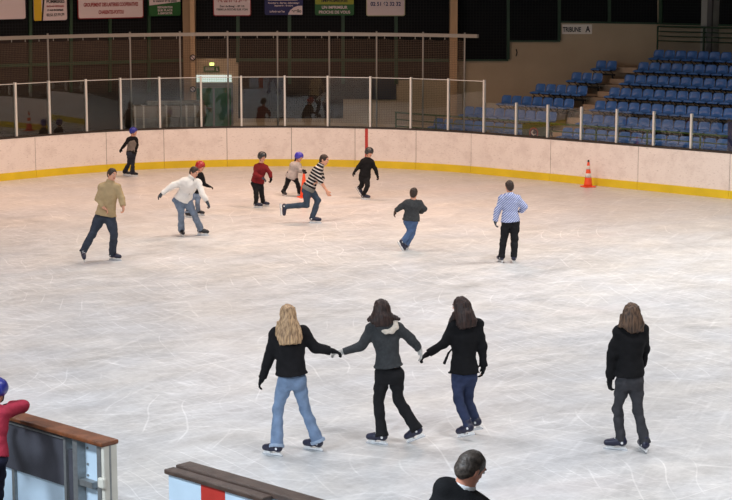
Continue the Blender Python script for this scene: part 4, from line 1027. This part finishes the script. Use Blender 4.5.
        for H_, K_, A_, f in zip((HA, HB_), knees, ank, feet):
            if A_ is None: continue
            H2 = H_*.88+Pm*.12; T1 = H2+(K_-H2)*.45
            F.cone(H2, T1, .098*bw*tw, .084*bw*tw, .045); F.cone(T1, K_, .084*bw*tw, .066*k*tw, .03); e = A_+unit(A_-K_)*.03*k
            F.cone(K_, K_+(e-K_)*.35, .065*k*tw, .064*k*tw, .03); F.cone(K_+(e-K_)*.35, e, .064*k*tw, .062*k*fl*tw, .03, clip1=True)
        F.wrinkle(spec.get('wr', .0032), 26, .4); F.wrinkle(.0018, 55, 1.4)
        out(F, 'trousers', tr)
        if spec.get('cuff') is not None:
            for K_, A_ in zip(knees, ank):
                e = A_+unit(A_-K_)*.03*k; u0 = unit(A_-K_); a, b = sub([e], .16); F = Field(a, b, h*.8); F.cone(e-u0*.035, e+u0*.006, .068*k*fl*tw, .069*k*fl*tw, 0, True, True); F.cone(e, e+u0*.05, .01, .01, 0); F.carve(lambda P, e=e, u0=u0: np.linalg.norm((P-e)-((P-e)@u0)[..., None]*u0, axis=-1)-.055*k*fl*tw, e-.2, e+.2); out(F, 'trouser_cuff', spec['cuff'])
    # ---- jacket / top
    jm = spec['top']; hem = spec.get('hem', .0); jw = spec.get('jw', 1.0); ps = [N_, SA, SB, HA, HB_, Hc]+[q for a_ in arms for q in a_[:2]]
    a, b = sub(ps, .22); F = Field(a, b, h); ax_ = unit(N_-Pm); L_ = np.linalg.norm(N_-Pm); t0 = -hem/L_
    F.loft(Pm, N_, latH, latS, [(t0, spec.get('hw', .188)*bw*jw, .158*bd*jw), (.0 if t0 < 0 else t0+.02, .184*bw*jw, .156*bd*jw), (.20, .170*bw*jw, .136*bd*jw), (.40, .148*bw*jw*spec.get('waist', 1), .114*bd*jw), (.70, .178*bw*jw, .132*bd*jw), (.88, .172*bw*jw, .108*bd*jw), (1.0, .085*bw, .076*bd)], bend=-tor*spec.get('bend', .0), k=.03)
    sl = spec.get('sl', 1.0); cuffs = []
    for i, (S_, (E_, W_, T_)) in enumerate(zip((SA, SB), arms)):
        we = E_+(W_-E_)*spec.get('sleeve', (1., 1.))[i]
        F.cone(S_*.72+N_*.28, S_, .062*k, .066*k*sl, .05); F.cone(S_, E_, .066*k*sl, .056*k*sl, .04); F.cone(E_, we, .056*k*sl, .047*k*sl, .025, clip1=True)
    F.cone(N_-ax_*.03, N_+unit(Hc-N_)*.035*k, .078*hk, .070*hk, .03, clip1=True)
    if spec.get('hood'):
        F.ell(N_-tor*.085*k-ax_*.05*k, [latS, tor, ax_], (.125*k, .060*k, .10*k), .03)
    if spec.get('collar'):
        cN = N_+unit(Hc-N_)*.03*k; F.cone(cN, cN+unit(Hc-N_)*.03*k, .080*hk, .074*hk, .01, clip1=True)
    F.wrinkle(spec.get('wr', .0034), 24, 2.2); F.wrinkle(.0018, 52, .3)
    F.cut(Pm-ax_*hem+np.array([0, 0, 0]), -ax_)if False else None
    jk = out(F, spec.get('topname', 'jacket'), jm)
    if spec.get('vest') is not None:
        F = Field(*sub([N_, SA, SB, HA, HB_], .2), h); F.loft(Pm, N_, latH, latS, [(t0-.01, .190*bw*jw, .143*bd*jw), (.15, .174*bw*jw, .138*bd*jw), (.40, .158*bw*jw, .124*bd*jw), (.70, .182*bw*jw, .141*bd*jw), (.86, .14*bw*jw, .118*bd*jw)], k=.03); out(F, 'vest', spec['vest'])
    if spec.get('undershirt') is not None:
        F = Field(*sub([Pm, HA, HB_], .25), h); F.loft(Pm, N_, latH, latS, [(t0-.15, .188*bw*jw, .150*bd*jw), (t0+.08, .178*bw*jw, .138*bd*jw)], k=.0); out(F, 'undershirt', spec['undershirt'])
    if spec.get('collarmat') is not None:
        F = Field(*sub([N_, Hc], .2), h*.7); cN = N_+unit(Hc-N_)*.015*k; F.cone(cN, cN+unit(Hc-N_)*.03*k, .079*hk, .074*hk, 0, True, True); out(F, 'shirt_collar', spec['collarmat'])
    if spec.get('lining') is not None:      # pale trim along the hood edge
        F = Field(*sub([N_], .3), .008); c = N_-tor*.135*k-ax_*.055*k; ln = spec.get('liney', 1)
        arc = [c+latS*x*k+ax_*(z*k)+tor*y*k for x, z, y in ((-.13, .045, .07), (-.08, .0, .02), (-.01, -.035, -.005), (.06, -.03, -.005), (.115, .01, .03), (.125, .075, .09))]
        rad = (.014, .016, .026, .034, .036, .028)
        for i in range(5): F.cone(arc[i], arc[i+1], rad[i]*k, rad[i+1]*k, .02)
        F.wrinkle(.003, 70); out(F, 'hood_lining', spec['lining'])
    # ---- gloves
    gl = spec.get('gloves', [None, None])
    for (E_, W_, T_), gm in zip(arms, gl):
        if gm is None: continue
        F = Field(*sub([W_, T_], .13*k), .0062); d = unit(T_-W_); lt = unit(np.cross(d, np.cross(tor, d))) if abs(np.dot(d, tor)) < .9 else np.array([0, 0, 1.])
        hand_into(F, W_, d, unit(Pm-W_), lt, k, spec.get('curl', 28), 1.18); F.cone(W_-unit(W_-E_)*.035*k, W_+d*.02*k, .036*k, .032*k, .01); out(F, 'glove', gm)
    # ---- skates
    bm_ = spec.get('boot', M_boot)
    for f, A_, K_ in zip(feet, ank, knees):
        if f is None: continue
        c, fw, sd, u_ = f; s = fk; a, b = sub([c, A_], .24*s+.02); F = Field(a, b, .0085)
        q = lambda x, z, y=0: c+fw*x*s+u_*(z-.016 if z > .06 else z)*s+sd*y*s
        F.cone(q(-.085, .118), q(.03, .108), .044*s, .043*s, .02); F.cone(q(.03, .108), q(.115, .098), .043*s, .036*s, .02); F.cone(q(.0, .13), q(.10, .108), .034*s, .03*s, .02)
        F.cone(q(-.070, .12), q(-.064, .215), .045*s, .045*s, .03, clip1=True); F.cone(q(-.035, .14), q(-.030, .225), .032*s, .030*s, .03, clip1=True)
        F.cut(q(0, .044), -u_)
        bt = out(F, 'ice_skate', bm_)
        m = MB()
        def bx_(x0, x1, z0, z1, w0): m.quadbox([q(x0, z0, -w0)-org, q(x1, z0, -w0)-org, q(x1, z0, w0)-org, q(x0, z0, w0)-org, q(x0, z1, -w0)-org, q(x1, z1, -w0)-org, q(x1, z1, w0)-org, q(x0, z1, w0)-org])
        bx_(-.130, .140, .015, .030, .009); bx_(-.115, -.045, .029, .046, .020); bx_(.025, .115, .029, .046, .020)
        m.build('blade_holder', M_holder, bt)
        m = MB(); bx_(-.138, .150, 0.001, .017, .003); m.build('skate_blade', M_blade, bt)
        m = MB()
        for z in (.13, .155, .18): x = .0+(.18-z)*.8; m.bar(q(x-.008, z+.005, -.028)-org, q(x+.005, z+.008, .028)-org, .0045*s, 6)
        m.build('laces', M_holder, bt)
        m = MB(); m.bar(q(-.075, .115, -.052)-org, q(-.075, .115, .052)-org, .016*s, 12); m.build('heel_badge', M_holder, bt)
    return root, dict(J=J, org=org, root=root, Pm=Pm, N=N_, tor=tor, latH=latH, latS=latS, ax=unit(N_-Pm), arms=arms, k=k, sub=sub, out=out, Hc=Hc)

# -- the three women holding hands and the one on her own (foreground)
Y = 20.0
r, P = person('woman with long straight blonde hair, black jacket and light blue flared jeans, back turned', Y, dict(
    head=(287.5, 314.5), neck=(288, 328.5), sh=[(275.5, 333.5), (302.5, 331.5)], face=(105, -6), torso=95, k=.97, bw=.94, hk=.95, hvol=1.05,
    arms=[((269.5, 357, .02), (262.5, 378, .06), (257.5, 388, .08)), ((315.5, 348, .02), (330.5, 350.5, .05), (339.5, 352.5, .05))],
    hip=[(284.5, 380), (299.5, 379)], knee=[(278, 409), (304.5, 408)], feet=[(273, 455.2, 0, 150, 0), (313.5, 450.3, 0, 150, 0)],
    hair='long', hairmat=H_blonde, locks=[((288, 312, -.04), (290.5, 344.5, -.19), [(-.1, .082, .08), (.25, .098, .078), (.55, .140, .062), (.80, .150, .045), (1.0, .120, .026)]), ((281, 322, -.06), (277.5, 336, -.13), [(0, .05, .05), (1, .03, .025)])],
    top=M_blackwool, hem=-.065, jw=1.12, hw=.205, waist=1.10, sl=1.1, trousers=M_jeansblue, flare=1.35, cuff=cloth('turned_denim_cuff', 150, 166, 188), gloves=[M_blackglove, M_blackglove], collar=True))
r, P = person('woman in charcoal hoodie with cream lined hood and black trousers, arms spread', 20.4, dict(
    head=(381, 309), neck=(384, 322), sh=[(372, 329), (397.5, 327.5)], face=(135, -4), torso=100, k=.98, bw=.95, hk=.95, hvol=1.04,
    arms=[((361.5, 346.5, -.02), (343, 352, -.06), (334, 352.8, -.06)), ((411, 339.5, .05), (419, 348.5, .1), (421.5, 356, .1))],
    hip=[(381.5, 375), (397, 374)], knee=[(378.5, 403), (398.5, 400)], feet=[(377.5, 444, 0, 158, 0), (416.5, 440, .05, 148, 26)],
    hair='long', hairmat=H_brown, locks=[((382, 309, -.03), (382, 327, -.13), [(-.1, .092, .08), (.5, .118, .08), (.8, .125, .06), (1.0, .08, .035)]), ((376, 315, -.04), (367, 321, -.08), [(0, .05, .035), (1, .018, .018)]), ((387, 315, -.04), (400.5, 319.5, -.08), [(0, .05, .035), (1, .018, .016)])],
    top=M_hoodgrey, hem=-.10, jw=1.02, waist=.98, sl=1.08, topname='hoodie', hood=True, lining=M_fleece, twt=.85, trousers=M_blackpant, flare=1.25, gloves=[M_greyglove, M_greyglove], wr=.004))
r, P = person('woman in black belted coat and dark blue jeans, holding hands', 20.75, dict(
    head=(460.5, 306.3), neck=(464, 319), sh=[(454.5, 324.5), (477, 324)], face=(150, -4), torso=98, k=.97, bw=.92, hk=.95, hvol=1.04,
    arms=[((443.5, 344, -.02), (428.5, 353.5, -.04), (418.5, 360, -.05)), ((482, 346, .02), (483.5, 366, .02), (482.5, 376, .02))],
    hip=[(457.5, 376), (470.5, 375)], knee=[(458, 399, .0), (468, 400, .02)], feet=[(467, 436.5, .05, 140, 18), (474.5, 430.5, .05, 140, 16)],
    hair='long', hairmat=H_brown, locks=[((463, 307, -.03), (468, 328, -.14), [(-.1, .095, .085), (.4, .115, .085), (.75, .135, .065), (1.0, .095, .03)]), ((456, 314, -.02), (449.5, 323, -.03), [(0, .05, .04), (1, .02, .02)])],
    top=M_blackjk, hem=-.035, jw=1.08, sl=1.08, hw=.205, topname='coat', waist=1.02, trousers=M_jeansdk, tw=.92, flare=.9, gloves=[M_blackglove, M_blackglove], collar=True))
J = P['J']
F = Field(*P['sub']([P['Pm'], P['N']], .25), .009); c = P['Pm']+P['ax']*.17
F.loft(c-P['ax']*.02, c+P['ax']*.02, P['latH'], P['latH'], [(0, .158, .128), (1, .158, .128)], k=0); P['out'](F, 'belt', M_blackglove)
F = Field(*P['sub']([J((451, 350)), J((443, 364))], .1), .007); a = J((452, 349, -.02)); b_ = J((448.5, 353, -.06)); c = J((446.5, 358, -.07)); d = J((444, 364, -.07)); F.cone(a, b_, .010, .012, .01); F.cone(b_, c, .012, .015, .01); F.cone(c, d, .015, .019, .01, clip1=True); P['out'](F, 'belt_end', M_blackglove)
r, P = person('woman skating alone at right in black jacket and charcoal jeans with wavy brown hair', Y, dict(
    head=(631, 312.5), neck=(631, 326), sh=[(619.5, 331.5), (642, 331)], face=(125, -4), torso=115, k=.98, bw=.93, hk=.94, hvol=1.0,
    arms=[((612, 355, .0), (609.7, 379.5, .03), (609.5, 388, .04)), ((645, 349, .10), (641, 367, .18), (638, 375, .22))],
    hip=[(622.5, 379), (636.5, 379)], knee=[(617.5, 409), (637.5, 409)], feet=[(616, 449.7, 0, 165, 0), (643, 451.0, 0, 100, 0)],
    hair='long', hairmat=H_mid, locks=[((631, 311, -.03), (634.5, 333, -.12), [(-.1, .092, .085), (.35, .115, .085), (.65, .135, .065), (1.0, .05, .03)]), ((624, 316, -.02), (619.5, 327.5, -.05), [(0, .05, .05), (1, .02, .03)]), ((638, 318, -.03), (642, 332, -.08), [(0, .05, .05), (1, .03, .02)])],
    top=M_blackjk, hem=-.035, jw=1.04, sl=1.12, trousers=M_jeansgrey, tw=.95, flare=1.0, gloves=[M_blackglove, M_blackglove], wr=.005, waist=1.04))

# -- middle distance
M_beigesw = cloth('sand_coloured_sweater', 176, 154, 118, .1, 12); M_whitejk = cloth('white_zip_jacket', 228, 224, 220, .06, 12)
r, P = person('man in sand coloured sweater and dark jeans skating with bare hands at left', 34.0, dict(
    head=(112.2, 174.3), neck=(109.8, 182.6), sh=[(103, 187), (117.0, 187.5)], face=(-48, -8), torso=-60, k=1.0, hk=.98, bw=1.02,
    arms=[((98.5, 199, -.02), (103.5, 207.5, -.16), (107.5, 210.5, -.18)), ((121.5, 198, -.05), (123.2, 206, -.12), (123.5, 211, -.14))],
    hip=[(100, 217, .03), (111, 217, -.03)], knee=[(92, 234.5, -.10), (114, 236, -.16)], feet=[(83.5, 259, .08, -75, 18), (115, 260.3, 0, -25, 0)],
    hair='short', hairmat=H_short, top=M_beigesw, topname='sweater', jw=1.12, sl=1.2, hem=-.035, trousers=cloth('dark_blue_grey_denim', 56, 62, 74, .2, 9), tw=1.15, bare=[True, True], curl=35, collar=True, wr=.005), h=.013)
r, P = person('man in white zip jacket and blue jeans leaning forward with arms spread', 37.1, dict(
    head=(194.2, 172.2), neck=(191.2, 178.6), sh=[(184.5, 181.5, .05), (197.8, 183, -.05)], face=(-40, -22), torso=-50, k=1.0, hk=.98, bw=1.0,
    arms=[((173.5, 185.5, .0), (162, 193.5, -.05), (157, 198, -.05)), ((202.5, 193.5, -.15), (206.8, 201.5, -.2), (209.2, 206, -.2))],
    hip=[(178.2, 199, .16), (187.5, 200, .10)], knee=[(181, 212.5, -.15), (193.8, 213.2, -.15)], feet=[(182, 236.2, 0, -70, 0), (202.8, 235.2, 0, -20, 0)],
    hair='short', hairmat=H_short, top=M_whitejk, hem=.0, jw=1.08, sl=1.15, trousers=M_jeansmid2, tw=1.05, flare=1.1, gloves=[M_gg2, M_gg2], boot=M_bootblk, wr=.005, collar=True), h=.014)
# zip line of the white jacket
m = MB(); a = P['Pm']+P['ax']*.02+P['tor']*.158-P['org']; b_ = P['N']+P['tor']*.098-P['org']-P['ax']*.01; m.bar(a, (a+b_)/2+P['tor']*.012, .007); m.bar((a+b_)/2+P['tor']*.012, b_, .007); m.build('zip', M_pole, P['root'])
M_redhel = base('red_helmet_shell', srgb(170, 36, 40), .3, spec=.6); M_bluehel = base('blue_helmet_shell', srgb(44, 52, 150), .3, spec=.6); M_purphel = base('purple_blue_helmet_shell', srgb(62, 56, 176), .3, spec=.6); M_blkhel = base('black_helmet_shell', srgb(44, 46, 48), .3, spec=.6)
KS = dict(k=.80, hk=.90)
person('child in red helmet and black sweater skating just behind the man in white', 40.6, dict(
    head=(200.3, 166.4), neck=(198.4, 173), sh=[(194.5, 176), (201.5, 175.3)], face=(-25, -15), torso=-35, k=.82, hk=.90,
    arms=[((190.5, 183, .1), (188.5, 188, .05), (188, 191, .05)), ((204.3, 184, .0), (208.5, 186.2, -.05), (212, 187.2, -.05))],
    hip=[(193.2, 192.5, .05), (198.0, 192.5)], knee=[(190, 203, -.06), (197.5, 203, -.10)], feet=[(189, 217.5, 0, -30, 0), (200, 215.3, 0, -20, 0)],
    hair='short', helmet=M_redhel, top=M_blackjk, topname='sweater', trousers=M_jeansmid2, flare=1.05, gloves=[M_blackglove, M_blackglove], boot=M_bootblk), h=.014)
person('child in blue helmet and grey vest over black sleeves by the far boards', 48.3, dict(
    head=(133.6, 131.6), neck=(132.6, 137.2), sh=[(128.8, 139.5, -.04), (135.8, 139.3, .04)], face=(-15, 0), torso=-20, k=.80, hk=.88,
    arms=[((125, 144.5, -.1), (121.6, 148.8, -.12), (120, 151.3, -.12)), ((137, 145, .02), (136.2, 149.5, -.05), (135.0, 152, -.08))],
    hip=[(129.8, 153), (133.2, 153)], knee=[(129.2, 163.3, -.03), (132.8, 163.2, -.03)], feet=[(126.5, 175.3, 0, -8, 0), (134, 176.2, 0, -8, 0)],
    hair='short', helmet=M_bluehel, top=M_blackjk, topname='sweater', vest=cloth('grey_vest_cloth', 116, 108, 102), trousers=cloth('dark_denim', 46, 50, 62, .15), tw=1.05, flare=1.35, gloves=[M_blackglove, M_blackglove], boot=M_bootblk), h=.014)
person('child in dark red jacket and black helmet standing left of the girl with the cone', 42.0, dict(
    head=(262.2, 156.8), neck=(261.3, 163.8), sh=[(257, 166.8, .0), (265.5, 167.2, .0)], face=(-55, -8), torso=-45, k=.82, hk=.92,
    arms=[((255.0, 174.5, -.10), (262.5, 178, -.22), (265.8, 180.2, -.22)), ((269.8, 173, -.06), (271.2, 178, -.12), (270.4, 182, -.14))],
    hip=[(254.8, 182.5, .05), (260.2, 182.8, .02)], knee=[(256.2, 193.4, -.1), (261.7, 193.5, -.12)], feet=[(257.8, 207.6, 0, -15, 0), (264.8, 206.2, 0, -15, 0)],
    hair='short', helmet=M_blkhel, top=cloth('dark_red_jacket_cloth', 116, 34, 38, .12), jw=1.12, sl=1.15, hem=.0, trousers=M_blackpant, tw=1.05, gloves=[M_gg2, M_blackglove]), h=.014)
r, P = person('girl in pale grey coat and purple blue helmet bending over an orange cone', 44.2, dict(
    head=(299.0, 157), neck=(296.6, 162.6), sh=[(293.8, 164.8, .05), (298.8, 165, -.05)], face=(-35, -15), torso=-28, k=.80, hk=.90, gl=.5,
    arms=[((297.6, 170.5, .0), (302.0, 170.4, -.2), (304.2, 171.6, -.26)), ((300.3, 171, -.15), (303.0, 170.4, -.26), (304.6, 171.8, -.30))],
    hip=[(289.3, 175.5, .05), (294.0, 176.5)], knee=[(286.8, 184.5, -.05), (297.8, 184.0, -.08)], feet=[(284.3, 196, 0, -60, 0), (301, 196.0, 0, -30, 0)],
    hair='long', hairmat=H_brown, locks=[((297.8, 157, .02), (295.2, 164.5, .02), [(0, .07, .06), (1, .05, .05)])], helmet=M_purphel, top=cloth('pale_grey_coat_cloth', 172, 164, 160, .12), topname='coat', jw=1.12, sl=1.15, hem=.06,
    trousers=M_blackpant, tw=1.0, flare=1.2, gloves=[M_blackglove, M_blackglove], boot=M_bootblk), h=.014)
ct = ground(304.0, 197.6); cone(ct, .64, 0, 'plain orange cone held upright by the girl in the pale grey coat', bands=())
spine = atY(320.6, 163.7, 39.3)-atY(307.8, 188, 39.3)
r, P = person('man in black and white striped sweater racing to the right with one leg lifted behind', 39.3, dict(
    head=(324.2, 159.8), neck=(320.4, 165.6), sh=[(316.2, 169.5, -.14), (319.8, 168.2, .14)], face=(-22, -14), torso=-12, k=1.0, hk=.98,
    arms=[((320.3, 181, -.2), (326.8, 191.0, -.2), (329.3, 196, -.2)), ((322, 178, .2), (317.5, 181.5, -.02), (314.5, 182.5, -.08))],
    hip=[(307.2, 189, -.08), (309.2, 188.5, .10)], knee=[(306.5, 205, .0), (318.0, 200.2, .0)], feet=[(280.0, 209.5, None, 3, 86, 0, -.08), (315, 223.0, 0, -5, 0)],
    hair='short', hairmat=H_short, top=stripes('black_white_stripe_knit', srgb(30, 28, 32), srgb(206, 196, 190), spine, .072, .36), topname='sweater', jw=1.0, sl=1.08, sleeve=(.25, .6), hem=-.06, undershirt=cloth('grey_undershirt_cloth', 122, 122, 118),
    trousers=M_jeansmid, tw=1.0, bare=[True, True], curl=30, collar=True), h=.013)
person('child all in black with black helmet gliding near the red goal stripe', 43.6, dict(
    head=(369.2, 152.4), neck=(367.6, 158.2), sh=[(363.4, 161), (371.5, 161.6)], face=(-60, -8), torso=-50, k=.86, hk=.94,
    arms=[((358.3, 166.8, -.02), (354.8, 171.5, -.05), (352.8, 174.5, -.05)), ((375.2, 168.5, -.02), (377.2, 174.8, -.05), (378.2, 178.5, -.05))],
    hip=[(362.4, 176), (366.8, 176.5)], knee=[(361.8, 185, .0), (367.6, 186, -.12)], feet=[(357.8, 191.5, None, -25, 55, 0, .12), (365.5, 199.4, 0, -15, 0)],
    hair='short', helmet=M_blkhel, goggles=True, top=M_blackjk, topname='sweater', hem=.02, trousers=M_blackpant, gloves=[M_blackglove, M_blackglove]), h=.014)
person('boy in charcoal jacket and blue jeans skating away with left foot kicked back', 35.3, dict(
    head=(413.8, 193.2), neck=(413.2, 200), sh=[(407.2, 203, .0), (419.5, 203.6, .0)], face=(75, -5), torso=70, k=.88, hk=.93,
    arms=[((400.5, 206.8, .0), (395.8, 210.6, .02), (394.0, 214.6, .02)), ((424.3, 209, .1), (421.0, 212, .25), (418, 213, .3))],
    hip=[(408.2, 220.5), (413.6, 220.5)], knee=[(410.3, 231.3, .03), (412.3, 233.2, .06)], feet=[(399.8, 246.8, None, 30, 58, 0, -.12), (407, 249.6, 0, 75, 0)],
    hair='short', hairmat=H_short, top=M_hoodgrey, jw=1.12, sl=1.2, hem=.0, trousers=M_jeansmid2 if False else cloth('mid_blue_denim', 78, 100, 136, .2, 9), tw=1.05, gloves=[cloth('brown_glove_knit', 86, 70, 62), M_blackglove]), h=.013)
person('boy in blue and white striped hoodie and black trousers seen from behind', 33.8, dict(
    head=(509.3, 186.2), neck=(509.8, 194), sh=[(502.8, 198.5), (517, 198.5)], face=(110, 0), torso=93, k=.92, hk=.94,
    arms=[((497.3, 211, .0), (495.2, 220.8, .02), (495.6, 226, .02)), ((524.2, 206.5, .02), (521.0, 211, .2), (518, 211.5, .25))],
    hip=[(506, 221.5), (515, 221.5)], knee=[(503.8, 238.5, .04), (514.6, 238.5, .04)], feet=[(500.3, 262, 0, 110, 0), (514.2, 262.3, 0, 75, 0)],
    hair='short', hairmat=H_short, top=stripes('blue_white_stripe_cotton', srgb(108, 122, 176), srgb(194, 200, 220), (1, 0, -1), .034, .5), topname='hoodie', hood=True, jw=1.10, sl=1.25, hem=-.0, trousers=M_blackpant, tw=1.15, flare=1.0,
    gloves=[M_gg2, M_blackglove], collarmat=cloth('white_collar_cloth', 214, 214, 220), wr=.004), h=.013)
# -- man at the bottom edge, on the near terrace, seen from behind
person('man with cropped hair in black jacket seen from behind at the bottom edge', 9.4, dict(
    head=(471.3, 468), neck=(463.0, 490), sh=[(446.5, 490), (480, 512)], face=(38, -28), torso=55, k=.98, hk=.84, hvol=.95, bw=1.0, z0=1.20,
    arms=[((432, 556, .0), (436, 600, .10), (440, 620, .12)), ((487, 560, .1), (490, 604, .25), (490, 622, .3))],
    hip=[(440, 598, -.1), (472, 600, -.1)], knee=[(440, 680, .0), (474, 682, .0)], feet=[(441, 778, 1.2, 60, 0), (476, 782, 1.2, 60, 0)],
    hair='short', hairmat=H_crop, skin=M_skin2, top=M_blackjk, jw=1.08, hem=.05, trousers=M_jeansdk, bare=[True, True], collarmat=cloth('white_shirt_cloth', 220, 220, 222), collar=False), h=.012)
person('child in rose red fleece and blue helmet leaning on the brown gate rail', 16.45, dict(
    head=(-2.5, 391, .02), neck=(-7, 407, -.10), sh=[(-19, 413, -.05), (0, 414.5, -.12)], face=(70, -20), torso=60, k=.84, hk=.92, z0=-.035,
    arms=[((-30, 418, .15), (-22, 408, .40), (-14, 404, .42)), ((22.5, 406.5, .10), (10, 406, .28), (3, 405, .33))],
    hip=[(-15, 457, -.25), (-1, 458, -.25)], knee=[(-15, 494, .0), (-2, 494, .0)], feet=[(-18, 541, -.034, 60, 0), (-2, 543, -.034, 60, 0)],
    hair='short', helmet=M_bluehel, top=cloth('rose_red_fleece', 168, 52, 70, .1, 20), topname='fleece', jw=1.08, sl=1.3, hem=.0, trousers=cloth('dark_navy_trouser_cloth', 40, 42, 60), gloves=[M_blackglove, M_blackglove]), h=.012)
